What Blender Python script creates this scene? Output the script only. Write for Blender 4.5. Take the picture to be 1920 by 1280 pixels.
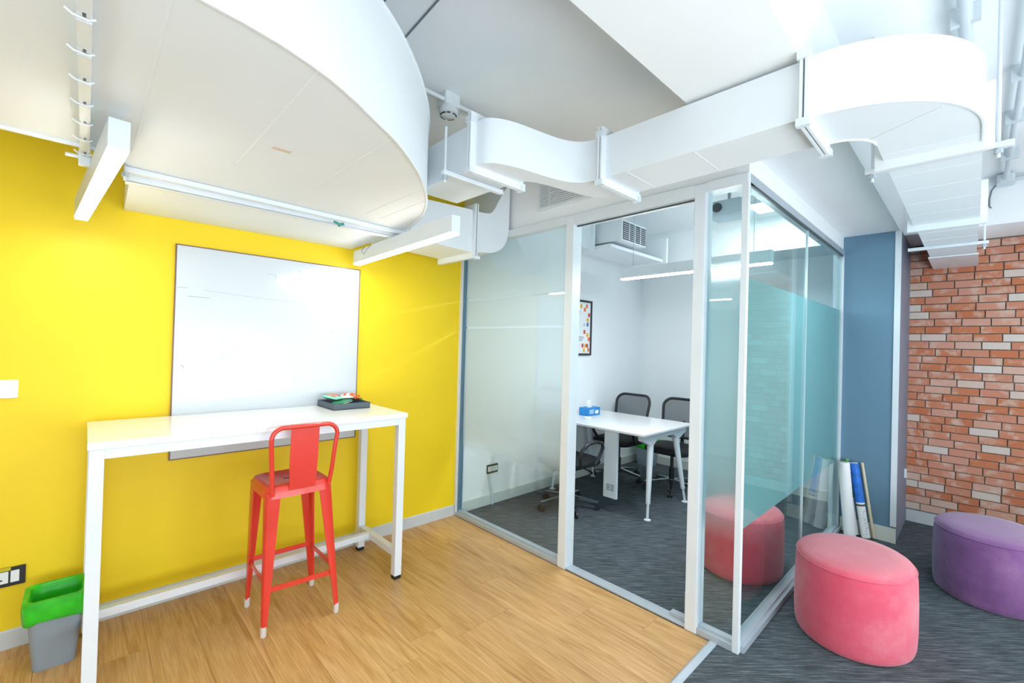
import bpy, bmesh, math, random
from mathutils import Vector, Matrix, Euler
random.seed(7)
scene = bpy.context.scene
for o in list(bpy.data.objects):
    bpy.data.objects.remove(o, do_unlink=True)
COL = scene.collection
PI = math.pi

# ------------------------------------------------------------------ camera
FOC = 832.56                                   # pixels on a 1920 x 1280 frame
CAM = Vector((-2.3994, -3.1548, 1.50))
yaw, pitch, roll = map(math.radians, (43.794, 0.503, 1.595))
fw = Vector((math.sin(yaw) * math.cos(pitch), math.cos(yaw) * math.cos(pitch), math.sin(pitch)))
rt = Vector((math.cos(yaw), -math.sin(yaw), 0))
up = rt.cross(fw)
r2 = rt * math.cos(roll) + up * math.sin(roll)
u2 = up * math.cos(roll) - rt * math.sin(roll)
cd = bpy.data.cameras.new('camera')
cam = bpy.data.objects.new('camera', cd)
COL.objects.link(cam)
cam.matrix_world = Matrix(((r2.x, u2.x, -fw.x, CAM.x), (r2.y, u2.y, -fw.y, CAM.y), (r2.z, u2.z, -fw.z, CAM.z), (0, 0, 0, 1)))
cd.sensor_width = 36.0
cd.lens = FOC / 1920 * 36
cd.clip_start = 0.02
scene.camera = cam

# ------------------------------------------------------------------ world, lights, exposure
scene.cycles.max_bounces = 8
scene.cycles.glossy_bounces = 4
scene.cycles.transmission_bounces = 6
scene.cycles.transparent_max_bounces = 16
scene.cycles.caustics_reflective = False
scene.view_settings.view_transform = 'Standard'
scene.view_settings.look = 'None'
scene.view_settings.gamma = 1.0
scene.view_settings.use_curve_mapping = False
scene.view_settings.exposure = 0.44
w = bpy.data.worlds.new('sky')
scene.world = w
w.use_nodes = True
w.node_tree.nodes['Background'].inputs[0].default_value = (0.80, 0.90, 1.0, 1)
w.node_tree.nodes['Background'].inputs[1].default_value = 0.8


def area(name, loc, target, sx, sy, power, color):
    l = bpy.data.lights.new(name, 'AREA')
    l.shape = 'RECTANGLE'
    l.size, l.size_y, l.energy, l.color = sx, sy, power, color
    o = bpy.data.objects.new(name, l)
    COL.objects.link(o)
    o.location = loc
    o.rotation_euler = (Vector(target) - Vector(loc)).to_track_quat('-Z', 'Z').to_euler()
    return o


# daylight entering by the office windows behind and left of the photographer
for wx, pw in ((-3.05, 37), (-1.0, 35), (1.05, 22)):
    area('window_daylight', (wx, -4.77, 0.92), (wx, 0, 3.1), 1.85, 1.55, pw, (0.88, 0.94, 1.0))
for wy in (-4.0, -2.85):
    area('window_daylight', (-4.17, wy, 0.92), (0, wy, 2.6), 1.0, 1.55, 6, (0.88, 0.94, 1.0))

# ------------------------------------------------------------------ materials
MATS = {}


def lin(h):
    if isinstance(h, str):
        h = h.lstrip('#')
        c = [int(h[i:i + 2], 16) / 255 for i in (0, 2, 4)]
        return tuple(((x / 12.92) if x <= 0.04045 else ((x + 0.055) / 1.055) ** 2.4) for x in c) + (1,)
    return tuple(h[:3]) + (1,)


def newmat(name):
    m = bpy.data.materials.new(name)
    m.use_nodes = True
    nt = m.node_tree
    nt.nodes.clear()
    out = nt.nodes.new('ShaderNodeOutputMaterial')
    MATS[name] = m
    return m, nt, out


def N(nt, t, **kw):
    n = nt.nodes.new(t)
    for k, v in kw.items():
        if k.startswith('i_'):
            key = k[2:]
            key = int(key) if key.isdigit() else key.replace('_', ' ')
            n.inputs[key].default_value = v
        else:
            setattr(n, k, v)
    return n


def coords(nt, kind='Object', scale=(1, 1, 1), rot=(0, 0, 0)):
    tc = N(nt, 'ShaderNodeTexCoord')
    mp = N(nt, 'ShaderNodeMapping')
    mp.inputs['Scale'].default_value = scale
    mp.inputs['Rotation'].default_value = rot
    nt.links.new(tc.outputs[kind], mp.inputs['Vector'])
    return mp.outputs['Vector']


def ramp(nt, fac, stops):
    r = N(nt, 'ShaderNodeValToRGB')
    els = r.color_ramp.elements
    while len(els) < len(stops):
        els.new(0.5)
    for e, (p, c) in zip(els, stops):
        e.position = p
        e.color = c
    nt.links.new(fac, r.inputs[0])
    return r.outputs[0]


def paint(name, color, rough=0.5, metal=0.0, var=0.04, scale=6.0, bump=0.0, bscale=120.0, spec=0.5, sheen=0.0, coat=0.0):
    """plain painted or moulded surface: slight tone variation and optional fine relief"""
    m, nt, out = newmat(name)
    b = N(nt, 'ShaderNodeBsdfPrincipled')
    c = lin(color)
    v = coords(nt)
    no = N(nt, 'ShaderNodeTexNoise', i_Scale=scale, i_Detail=4.0)
    nt.links.new(v, no.inputs['Vector'])
    lo = tuple(x * (1 - var) for x in c[:3]) + (1,)
    hi = tuple(min(1, x * (1 + var)) for x in c[:3]) + (1,)
    nt.links.new(ramp(nt, no.outputs['Fac'], [(0.3, lo), (0.7, hi)]), b.inputs['Base Color'])
    b.inputs['Roughness'].default_value = rough
    b.inputs['Metallic'].default_value = metal
    b.inputs['Specular IOR Level'].default_value = spec
    b.inputs['Sheen Weight'].default_value = sheen
    b.inputs['Coat Weight'].default_value = coat
    if bump:
        n2 = N(nt, 'ShaderNodeTexNoise', i_Scale=bscale, i_Detail=3.0)
        nt.links.new(v, n2.inputs['Vector'])
        bp = N(nt, 'ShaderNodeBump', i_Strength=bump, i_Distance=0.003)
        nt.links.new(n2.outputs['Fac'], bp.inputs['Height'])
        nt.links.new(bp.outputs['Normal'], b.inputs['Normal'])
    nt.links.new(b.outputs[0], out.inputs[0])
    return m


def emit(name, color, strength):
    m, nt, out = newmat(name)
    e = N(nt, 'ShaderNodeEmission')
    e.inputs[0].default_value = lin(color)
    e.inputs[1].default_value = strength
    nt.links.new(e.outputs[0], out.inputs[0])
    return m


paint('white_wall', '#f3f6f8', 0.75, var=0.008, scale=1.5, bump=0.1)
paint('ceiling_white', '#f4f8fa', 0.85, var=0.02, scale=2, bump=0.2, bscale=40)
paint('duct_white', '#e9eff3', 0.55, var=0.015, scale=3)
paint('yellow_wall', '#f4d313', 0.55, var=0.03, scale=1.2, bump=0.1, bscale=60)
paint('blue_paint', '#6689a0', 0.6, var=0.03, scale=2)
paint('return_grey', '#7c8294', 0.6)
paint('skirting', '#c9cfd2', 0.5)
paint('skirting_cream', '#d8dad2', 0.5)
paint('frame_white', '#dfe6ec', 0.35, var=0.02, spec=0.6)
paint('frame_silver', '#b9c2cb', 0.35, metal=0.3)
paint('dark_edge', '#3d4a4c', 0.4)
paint('gasket', '#5f7f93', 0.4)
paint('table_white', '#f0f1f0', 0.16, var=0.01)
paint('steel_white', '#e4eaf0', 0.35, var=0.015)
paint('board_white', '#d0d7de', 0.14, var=0.008, scale=2)
paint('board_edge', '#7a5a52', 0.4)
paint('marker_trace', '#9fabb8', 0.6)
paint('marker_trace_yellow', '#eef0cf', 0.6)
paint('stool_red', '#dd3a2c', 0.3, var=0.05, scale=9, coat=0.3)
paint('rubber_white', '#d8cfca', 0.6)
paint('rubber_black', '#15171a', 0.6)
paint('bin_grey', '#8e9ba6', 0.45)
paint('liner_green', '#2fbf2a', 0.28, var=0.25, scale=14, bump=0.6, bscale=30)
paint('plastic_white', '#e8edf0', 0.3)
paint('plastic_black', '#1b2026', 0.35)
paint('sticker_yellow', '#c9b51c', 0.6)
paint('tray_grey', '#55626c', 0.6)
paint('tray_inside', '#3a434a', 0.7)
paint('paper_white', '#f0f2f4', 0.7, var=0.02)
paint('paper_kraft', '#d8cfae', 0.8)
paint('print_blue', '#1f6fd0', 0.5, var=0.3, scale=25)
paint('print_green', '#4fae3c', 0.5, var=0.3, scale=25)
paint('ink_dark', '#4b5058', 0.6)
paint('chair_black', '#181b1e', 0.6, bump=0.4, bscale=400)
paint('chair_plastic', '#202428', 0.4)
paint('chrome', '#aab1b8', 0.2, metal=1.0)
paint('tissue_blue', '#1a86cf', 0.5, var=0.1)
paint('orange_strap', '#f06a2a', 0.5)
paint('teal_wrap', '#8fd8c4', 0.35)
paint('green_card', '#129060', 0.5)
paint('poster_orange', '#ee7a3a', 0.6)
paint('poster_yellow', '#f0b72c', 0.6)
paint('poster_blue', '#4f7fb0', 0.6)
paint('poster_red', '#d8553a', 0.6)
paint('grille_dark', '#3b3d3c', 0.7)
paint('projector_body', '#b8cbd6', 0.35)
paint('cable_dark', '#75828a', 0.5)
paint('pipe_grey', '#cfd8de', 0.4)
paint('clip_teal', '#3f8f8c', 0.4)
paint('label_brown', '#dccbbb', 0.7)
paint('copper', '#b98a55', 0.4, metal=0.5)
emit('lamp_glow', '#fffdf8', 30.0)
emit('room_lamp_glow', '#f4faff', 115.0)
emit('panel_glow', '#f4faff', 34.0)


def mat_velour(name, base, pale, dark):
    m, nt, out = newmat(name)
    b = N(nt, 'ShaderNodeBsdfPrincipled')
    v = coords(nt)
    n1 = N(nt, 'ShaderNodeTexNoise', i_Scale=3.2, i_Detail=5.0, i_Roughness=0.65)
    nt.links.new(v, n1.inputs['Vector'])
    c1 = ramp(nt, n1.outputs['Fac'], [(0.25, lin(dark)), (0.5, lin(base)), (0.8, lin(pale))])
    # weave
    wv = N(nt, 'ShaderNodeTexWave', i_Scale=90.0, i_Distortion=1.5)
    wv.bands_direction = 'Z'
    nt.links.new(v, wv.inputs['Vector'])
    bp = N(nt, 'ShaderNodeBump', i_Strength=0.25, i_Distance=0.002)
    nt.links.new(wv.outputs['Fac'], bp.inputs['Height'])
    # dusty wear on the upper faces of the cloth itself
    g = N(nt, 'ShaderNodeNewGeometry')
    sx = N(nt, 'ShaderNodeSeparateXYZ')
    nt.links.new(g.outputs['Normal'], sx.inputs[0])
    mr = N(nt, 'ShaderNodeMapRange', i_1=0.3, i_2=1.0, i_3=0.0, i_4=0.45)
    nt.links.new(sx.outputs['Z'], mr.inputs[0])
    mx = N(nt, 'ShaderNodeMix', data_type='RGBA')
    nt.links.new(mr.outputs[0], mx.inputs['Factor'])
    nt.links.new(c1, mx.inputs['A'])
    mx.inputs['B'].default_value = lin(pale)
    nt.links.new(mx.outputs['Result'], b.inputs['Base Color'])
    b.inputs['Roughness'].default_value = 0.9
    b.inputs['Sheen Weight'].default_value = 0.35
    nt.links.new(bp.outputs['Normal'], b.inputs['Normal'])
    nt.links.new(b.outputs[0], out.inputs[0])


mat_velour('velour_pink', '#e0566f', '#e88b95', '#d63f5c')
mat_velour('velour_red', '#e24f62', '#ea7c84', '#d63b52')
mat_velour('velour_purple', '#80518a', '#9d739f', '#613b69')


def mat_wood():
    m, nt, out = newmat('oak_plank')
    b = N(nt, 'ShaderNodeBsdfPrincipled')
    tc = N(nt, 'ShaderNodeTexCoord')
    oi = N(nt, 'ShaderNodeObjectInfo')
    ad = N(nt, 'ShaderNodeVectorMath', operation='ADD')
    sc = N(nt, 'ShaderNodeVectorMath', operation='SCALE', i_Scale=37.0)
    cmb = N(nt, 'ShaderNodeCombineXYZ')
    nt.links.new(oi.outputs['Random'], cmb.inputs[0])
    nt.links.new(oi.outputs['Random'], cmb.inputs[1])
    nt.links.new(cmb.outputs[0], sc.inputs[0])
    nt.links.new(tc.outputs['Object'], ad.inputs[0])
    nt.links.new(sc.outputs[0], ad.inputs[1])
    mp = N(nt, 'ShaderNodeMapping')
    mp.inputs['Scale'].default_value = (14, 1.1, 1)
    nt.links.new(ad.outputs[0], mp.inputs[0])
    n1 = N(nt, 'ShaderNodeTexNoise', i_Scale=1.6, i_Detail=6.0, i_Roughness=0.6, i_Distortion=1.4)
    nt.links.new(mp.outputs[0], n1.inputs['Vector'])
    mp2 = N(nt, 'ShaderNodeMapping')
    mp2.inputs['Scale'].default_value = (110, 3.5, 1)
    nt.links.new(ad.outputs[0], mp2.inputs[0])
    n2 = N(nt, 'ShaderNodeTexNoise', i_Scale=1.5, i_Detail=3.0)
    nt.links.new(mp2.outputs[0], n2.inputs['Vector'])
    c1 = ramp(nt, n1.outputs['Fac'], [(0.26, lin('#a5763c')), (0.45, lin('#c79a5e')), (0.72, lin('#d9b079'))])
    c2 = ramp(nt, n2.outputs['Fac'], [(0.3, (0.72, 0.68, 0.62, 1)), (0.6, (1, 1, 1, 1))])
    mx = N(nt, 'ShaderNodeMix', data_type='RGBA', blend_type='MULTIPLY')
    mx.inputs['Factor'].default_value = 0.8
    nt.links.new(c1, mx.inputs['A'])
    nt.links.new(c2, mx.inputs['B'])
    hv = N(nt, 'ShaderNodeHueSaturation', i_Saturation=1.0)
    mr = N(nt, 'ShaderNodeMapRange', i_3=0.93, i_4=1.07)
    nt.links.new(oi.outputs['Random'], mr.inputs[0])
    nt.links.new(mr.outputs[0], hv.inputs['Value'])
    nt.links.new(mx.outputs['Result'], hv.inputs['Color'])
    nt.links.new(hv.outputs[0], b.inputs['Base Color'])
    b.inputs['Roughness'].default_value = 0.36
    bp = N(nt, 'ShaderNodeBump', i_Strength=0.12, i_Distance=0.001)
    nt.links.new(n2.outputs['Fac'], bp.inputs['Height'])
    nt.links.new(bp.outputs[0], b.inputs['Normal'])
    nt.links.new(b.outputs[0], out.inputs[0])


mat_wood()
paint('plank_joint', '#8d6030', 0.7)


def mat_carpet():
    m, nt, out = newmat('carpet')
    b = N(nt, 'ShaderNodeBsdfPrincipled')
    v0 = coords(nt, rot=(0, 0, math.radians(43.8)))
    mp = N(nt, 'ShaderNodeMapping')
    mp.inputs['Scale'].default_value = (5.0, 75, 1)
    nt.links.new(v0, mp.inputs[0])
    v = mp.outputs[0]
    n1 = N(nt, 'ShaderNodeTexNoise', i_Scale=1.3, i_Detail=5.0, i_Roughness=0.7)
    nt.links.new(v, n1.inputs['Vector'])
    c = ramp(nt, n1.outputs['Fac'], [(0.33, lin('#2d3338')), (0.5, lin('#4d565c')), (0.68, lin('#7a858c'))])
    v2 = coords(nt)
    n2 = N(nt, 'ShaderNodeTexNoise', i_Scale=260.0, i_Detail=2.0)
    nt.links.new(v2, n2.inputs['Vector'])
    mx = N(nt, 'ShaderNodeMix', data_type='RGBA', blend_type='MULTIPLY')
    mx.inputs['Factor'].default_value = 0.7
    nt.links.new(c, mx.inputs['A'])
    nt.links.new(ramp(nt, n2.outputs['Fac'], [(0.3, (0.55, 0.55, 0.55, 1)), (0.6, (1, 1, 1, 1))]), mx.inputs['B'])
    nt.links.new(mx.outputs['Result'], b.inputs['Base Color'])
    b.inputs['Roughness'].default_value = 0.95
    bp = N(nt, 'ShaderNodeBump', i_Strength=0.7, i_Distance=0.004)
    nt.links.new(n2.outputs['Fac'], bp.inputs['Height'])
    nt.links.new(bp.outputs[0], b.inputs['Normal'])
    nt.links.new(b.outputs[0], out.inputs[0])


mat_carpet()


def mat_brick():
    m, nt, out = newmat('brick')
    b = N(nt, 'ShaderNodeBsdfPrincipled')
    oi = N(nt, 'ShaderNodeObjectInfo')
    tc = N(nt, 'ShaderNodeTexCoord')
    ad = N(nt, 'ShaderNodeVectorMath', operation='ADD')
    cmb = N(nt, 'ShaderNodeCombineXYZ')
    ml = N(nt, 'ShaderNodeMath', operation='MULTIPLY')
    ml.inputs[1].default_value = 50
    nt.links.new(oi.outputs['Random'], ml.inputs[0])
    nt.links.new(ml.outputs[0], cmb.inputs[1])
    nt.links.new(tc.outputs['Object'], ad.inputs[0])
    nt.links.new(cmb.outputs[0], ad.inputs[1])
    n1 = N(nt, 'ShaderNodeTexNoise', i_Scale=22.0, i_Detail=6.0, i_Roughness=0.75)
    nt.links.new(ad.outputs[0], n1.inputs['Vector'])
    base = ramp(nt, oi.outputs['Random'], [(0.0, lin('#c0704a')), (0.3, lin('#c77b58')), (0.55, lin('#ca886f')), (0.75, lin('#cf9a86')), (0.9, lin('#d3b3a4')), (0.97, lin('#d6ccc4'))])
    n0 = N(nt, 'ShaderNodeTexNoise', i_Scale=9.0, i_Detail=1.0)
    nt.links.new(ad.outputs[0], n0.inputs['Vector'])
    mw = N(nt, 'ShaderNodeMix')
    mw.inputs['Factor'].default_value = 0.45
    nt.links.new(n0.outputs['Fac'], mw.inputs['A'])
    nt.links.new(n1.outputs['Fac'], mw.inputs['B'])
    white = ramp(nt, mw.outputs[0], [(0.50, (0, 0, 0, 1)), (0.64, (0.72, 0.72, 0.72, 1))])
    mx = N(nt, 'ShaderNodeMix', data_type='RGBA')
    nt.links.new(white, mx.inputs['Factor'])
    nt.links.new(base, mx.inputs['A'])
    mx.inputs['B'].default_value = lin('#d3bfb2')
    nt.links.new(mx.outputs['Result'], b.inputs['Base Color'])
    b.inputs['Roughness'].default_value = 0.8
    bp = N(nt, 'ShaderNodeBump', i_Strength=0.5, i_Distance=0.004)
    nt.links.new(n1.outputs['Fac'], bp.inputs['Height'])
    nt.links.new(bp.outputs[0], b.inputs['Normal'])
    nt.links.new(b.outputs[0], out.inputs[0])


mat_brick()
paint('mortar', '#7d7a72', 0.9, var=0.15, scale=30, bump=0.4)


def schlick(nt, f0=0.04, gain=1.0):
    g = N(nt, 'ShaderNodeNewGeometry')
    d = N(nt, 'ShaderNodeVectorMath', operation='DOT_PRODUCT')
    nt.links.new(g.outputs['Normal'], d.inputs[0])
    nt.links.new(g.outputs['Incoming'], d.inputs[1])
    a = N(nt, 'ShaderNodeMath', operation='ABSOLUTE')
    nt.links.new(d.outputs['Value'], a.inputs[0])
    s = N(nt, 'ShaderNodeMath', operation='SUBTRACT')
    s.inputs[0].default_value = 1.0
    nt.links.new(a.outputs[0], s.inputs[1])
    p = N(nt, 'ShaderNodeMath', operation='POWER')
    nt.links.new(s.outputs[0], p.inputs[0])
    p.inputs[1].default_value = 5.0
    m = N(nt, 'ShaderNodeMath', operation='MULTIPLY_ADD')
    nt.links.new(p.outputs[0], m.inputs[0])
    m.inputs[1].default_value = (1 - f0) * gain
    m.inputs[2].default_value = f0 * gain
    return m.outputs[0]


def mat_glass(name, tint, gain=1.0):
    m, nt, out = newmat(name)
    t = N(nt, 'ShaderNodeBsdfTransparent')
    t.inputs[0].default_value = tint
    g = N(nt, 'ShaderNodeBsdfGlossy')
    g.inputs['Roughness'].default_value = 0.0
    mx = N(nt, 'ShaderNodeMixShader')
    nt.links.new(schlick(nt, 0.04, gain), mx.inputs[0])
    nt.links.new(t.outputs[0], mx.inputs[1])
    nt.links.new(g.outputs[0], mx.inputs[2])
    nt.links.new(mx.outputs[0], out.inputs[0])


mat_glass('glass_clear', (0.95, 0.985, 0.98, 1))
mat_glass('glass_side', (0.86, 0.955, 0.95, 1), 0.65)
mat_glass('glass_door', (0.93, 0.98, 0.97, 1))


def mat_film(name, tint, diff, stops, body=0.5, rough=0.42):
    """etched film: scatters what lies behind; stops = (z metre, cover) along its height"""
    m, nt, out = newmat(name)
    rf = N(nt, 'ShaderNodeBsdfRefraction')
    rf.inputs['Color'].default_value = tint
    rf.inputs['Roughness'].default_value = rough
    rf.inputs['IOR'].default_value = 1.18
    tl = N(nt, 'ShaderNodeBsdfTranslucent')
    tl.inputs[0].default_value = diff
    df = N(nt, 'ShaderNodeBsdfDiffuse')
    df.inputs[0].default_value = diff
    m1 = N(nt, 'ShaderNodeMixShader')
    m1.inputs[0].default_value = 0.45
    nt.links.new(tl.outputs[0], m1.inputs[1])
    nt.links.new(df.outputs[0], m1.inputs[2])
    m2 = N(nt, 'ShaderNodeMixShader')
    m2.inputs[0].default_value = body
    nt.links.new(rf.outputs[0], m2.inputs[1])
    nt.links.new(m1.outputs[0], m2.inputs[2])
    tr = N(nt, 'ShaderNodeBsdfTransparent')
    tc = N(nt, 'ShaderNodeTexCoord')
    sp = N(nt, 'ShaderNodeSeparateXYZ')
    nt.links.new(tc.outputs['Object'], sp.inputs[0])
    dv = N(nt, 'ShaderNodeMath', operation='DIVIDE')
    dv.inputs[1].default_value = 2.5
    nt.links.new(sp.outputs['Z'], dv.inputs[0])
    fac = ramp(nt, dv.outputs[0], [(z / 2.5, (c, c, c, 1)) for z, c in stops])
    m3 = N(nt, 'ShaderNodeMixShader')
    nt.links.new(fac, m3.inputs[0])
    nt.links.new(tr.outputs[0], m3.inputs[1])
    nt.links.new(m2.outputs[0], m3.inputs[2])
    nt.links.new(m3.outputs[0], out.inputs[0])


mat_film('film_front', (0.98, 0.99, 1.0, 1), (0.91, 0.95, 0.98, 1), [(0.56, 0), (0.80, 0.97), (2.4, 0.97)], body=0.55)
mat_film('film_narrow', (0.80, 0.93, 0.95, 1), (0.58, 0.73, 0.76, 1), [(0.52, 0), (0.88, 0.92), (1.70, 0.92), (1.97, 0)], body=0.6)
mat_film('film_side', (0.72, 0.90, 0.92, 1), (0.50, 0.70, 0.725, 1), [(0.3, 0.99), (2.2, 0.99)], body=0.78)


def mat_mesh():
    m, nt, out = newmat('chair_mesh')
    t = N(nt, 'ShaderNodeBsdfTransparent')
    d = N(nt, 'ShaderNodeBsdfPrincipled', i_Roughness=0.7)
    d.inputs['Base Color'].default_value = lin('#23282c')
    mx = N(nt, 'ShaderNodeMixShader')
    mx.inputs[0].default_value = 0.62
    nt.links.new(t.outputs[0], mx.inputs[1])
    nt.links.new(d.outputs[0], mx.inputs[2])
    nt.links.new(mx.outputs[0], out.inputs[0])


mat_mesh()


# ------------------------------------------------------------------ mesh helpers
class MB:
    def __init__(s):
        s.v, s.f = [], []

    def add(s, vs, fs):
        o = len(s.v)
        s.v += [tuple(p) for p in vs]
        s.f += [tuple(i + o for i in f) for f in fs]
        return s

    def box(s, x0, x1, y0, y1, z0, z1):
        vs = [(x, y, z) for z in (z0, z1) for y in (y0, y1) for x in (x0, x1)]
        return s.add(vs, [(0, 2, 3, 1), (4, 5, 7, 6), (0, 1, 5, 4), (1, 3, 7, 5), (3, 2, 6, 7), (2, 0, 4, 6)])

    def loft(s, rings, cap=True, closed=False):
        n = len(rings[0])
        vs = [p for r in rings for p in r]
        fs = []
        m = len(rings)
        for i in range(m if closed else m - 1):
            a, b = i * n, ((i + 1) % m) * n
            for j in range(n):
                k = (j + 1) % n
                fs.append((a + j, a + k, b + k, b + j))
        if cap and not closed:
            fs.append(tuple(reversed(range(n))))
            fs.append(tuple(range((m - 1) * n, m * n)))
        return s.add(vs, fs)

    def cyl(s, p0, p1, r, n=12, r1=None, cap=True):
        return s.tube([p0, p1], r if r1 is None else [r, r1], n, cap)

    def tube(s, pts, r, n=10, cap=True, closed=False):
        pts = [Vector(p) for p in pts]
        m = len(pts)
        rs = r if isinstance(r, (list, tuple)) else [r] * m
        rings = []
        prev = None
        for i, p in enumerate(pts):
            if closed:
                d = pts[(i + 1) % m] - pts[i - 1]
            else:
                d = pts[min(i + 1, m - 1)] - pts[max(i - 1, 0)]
            d.normalize()
            if prev is None:
                a = Vector((0, 0, 1)) if abs(d.z) < 0.9 else Vector((1, 0, 0))
                u = d.cross(a).normalized()
            else:
                u = (prev - d * prev.dot(d)).normalized()
            prev = u
            v = d.cross(u)
            rings.append([p + (u * math.cos(t) + v * math.sin(t)) * rs[i] for t in [2 * PI * k / n for k in range(n)]])
        return s.loft(rings, cap, closed)

    def bar(s, p0, p1, w, h, upv=(0, 0, 1), w1=None, h1=None):
        """rectangular bar from p0 to p1, w across, h along upv"""
        p0, p1 = Vector(p0), Vector(p1)
        d = (p1 - p0).normalized()
        u = d.cross(Vector(upv)).normalized()
        v = u.cross(d)
        w1 = w if w1 is None else w1
        h1 = h if h1 is None else h1
        r = []
        for p, a, b in ((p0, w, h), (p1, w1, h1)):
            r.append([p + u * (sx * a / 2) + v * (sy * b / 2) for sx, sy in ((-1, -1), (1, -1), (1, 1), (-1, 1))])
        return s.loft(r)

    def prism(s, poly, z0, z1, axis='z'):
        def P(a, b, c):
            return (a, b, c) if axis == 'z' else ((a, c, b) if axis == 'y' else (c, a, b))
        return s.loft([[P(a, b, z0) for a, b in poly], [P(a, b, z1) for a, b in poly]])

    def lathe(s, prof, c=(0, 0, 0), n=24, sx=1, sy=1, rot=0):
        rings = []
        cr, sr = math.cos(rot), math.sin(rot)
        for r, z in prof:
            ring = []
            for k in range(n):
                t = 2 * PI * k / n
                x, y = r * math.cos(t) * sx, r * math.sin(t) * sy
                ring.append((c[0] + x * cr - y * sr, c[1] + x * sr + y * cr, c[2] + z))
            rings.append(ring)
        return s.loft(rings)

    def mesh(s, name, mat, smooth=None):
        me = bpy.data.meshes.new(name)
        me.from_pydata(s.v, [], s.f)
        bm = bmesh.new()
        bm.from_mesh(me)
        bmesh.ops.recalc_face_normals(bm, faces=bm.faces)
        bm.to_mesh(me)
        bm.free()
        me.materials.append(MATS[mat])
        if smooth:
            me.polygons.foreach_set('use_smooth', [True] * len(me.polygons))
            me.set_sharp_from_angle(angle=math.radians(smooth))
        return me

    def build(s, name, mat, parent=None, smooth=None, bevel=0, label=None, kind=None):
        o = bpy.data.objects.new(name, s.mesh(name, mat, smooth))
        COL.objects.link(o)
        if parent is not None:
            o.parent = parent
            o.matrix_parent_inverse = Matrix.LocRotScale(parent.location, parent.rotation_euler, None).inverted() if parent.parent is None else Matrix.Identity(4)
        if bevel:
            b = o.modifiers.new('bevel', 'BEVEL')
            b.width = bevel
            b.segments = 2
            b.limit_method = 'ANGLE'
            b.angle_limit = math.radians(40)
            b.harden_normals = False
        if label:
            o['label'] = label
        if kind:
            o['kind'] = kind
        return o


def thing(name, label, cat, loc=(0, 0, 0), rz=0, group=None):
    o = bpy.data.objects.new(name, None)
    COL.objects.link(o)
    o.empty_display_size = 0.1
    o.location = loc
    o.rotation_euler = (0, 0, rz)
    o['label'] = label
    o['category'] = cat
    if group:
        o['group'] = group
    return o


def tag(o, label, cat, group=None):
    o['label'] = label
    o['category'] = cat
    if group:
        o['group'] = group
    return o


def struct(o, label, cat):
    o['kind'] = 'structure'
    o['label'] = label
    o['category'] = cat
    return o


def sroot(name, label, cat, loc=(0, 0, 0)):
    o = thing(name, label, cat, loc)
    o['kind'] = 'structure'
    return o


def arc(c, r, a0, a1, n):
    return [(c[0] + r * math.cos(math.radians(a0 + (a1 - a0) * i / n)), c[1] + r * math.sin(math.radians(a0 + (a1 - a0) * i / n))) for i in range(n + 1)]


def rrect(x0, x1, y0, y1, r, n=4):
    p = []
    for cx, cy, a in ((x1 - r, y1 - r, 0), (x0 + r, y1 - r, 90), (x0 + r, y0 + r, 180), (x1 - r, y0 + r, 270)):
        p += arc((cx, cy), r, a, a + 90, n)
    return p


# ------------------------------------------------------------------ key measures (metres)
YS = -2.36      # outer face of the side glass
XC = 2.32       # face of the blue column
XR = 3.087      # brick wall / far room wall
ZS = 2.515      # beam soffit
ZC = 2.87       # slab
ZG = 2.40       # top of the glazing rail
YB = -2.725     # near face of the beam and column
XL, YF = -4.2, -4.8

# ------------------------------------------------------------------ floors
fl = sroot('floor', 'honey oak laminate plank floor under the bar table', 'floor', (-2.5, -1.1, 0))
MB().box(XL, -0.03, -2.225, 0, -0.03, -0.004).build('subfloor', 'plank_joint', fl)
PW, PL = 0.192, 1.215
i = 0
x = -0.035 - PW
pcache = {}
while x > -3.7:
    off = random.choice((0.1, 0.35, 0.6, 0.85, 1.0)) * PL
    y = -off
    while y > -2.225 - PL:
        a, b = max(y, -2.223), min(y + PL, -0.002)
        if b - a > 0.03:
            key = round(b - a, 4)
            if key not in pcache:
                pcache[key] = MB().box(0.0005, PW - 0.0005, 0.0005, b - a - 0.0005, -0.01, 0.0).mesh('plank', 'oak_plank')
            o = bpy.data.objects.new('plank', pcache[key])
            COL.objects.link(o)
            o.parent = fl
            o.location = (x + 2.5, a + 1.1, 0)
        y -= PL
    x -= PW
MB().box(XL, -3.7, -2.225, 0, -0.012, 0).build('plank_field', 'oak_plank', fl, kind='stuff')
fc = MB().box(XL, XR, YF, -2.225, -0.03, 0.0).box(-0.03, XR, -2.225, 0.0, -0.03, 0.0).build('floor_carpet', 'carpet')
struct(fc, 'dark grey streaked carpet running under the glass room and stools', 'carpet')
t = MB().prism([(-2.262, 0), (-2.262, 0.004), (-2.252, 0.009), (-2.232, 0.009), (-2.222, 0.004), (-2.222, 0)], XL, -0.03, 'x').build('trim_1', 'frame_silver')
struct(t, 'silver metal strip between oak floor and grey carpet', 'floor trim')

# ------------------------------------------------------------------ ceiling and beams
struct(MB().box(XL, XR + 0.2, YF, 0.2, ZC, ZC + 0.15).build('ceiling', 'ceiling_white'), 'white painted concrete slab above the ducts', 'ceiling')
struct(MB().box(XL, XR, YB, -2.32, ZS, ZC).build('ceiling_beam', 'ceiling_white'), 'broad white beam running above the side glass', 'beam')
struct(MB().box(2.54, XR, YF, YB, ZS, ZC).box(2.54, XR, -2.28, 0, ZS, ZC).build('ceiling_beam', 'ceiling_white'), 'white beam along the top of the brick wall', 'beam')

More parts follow.
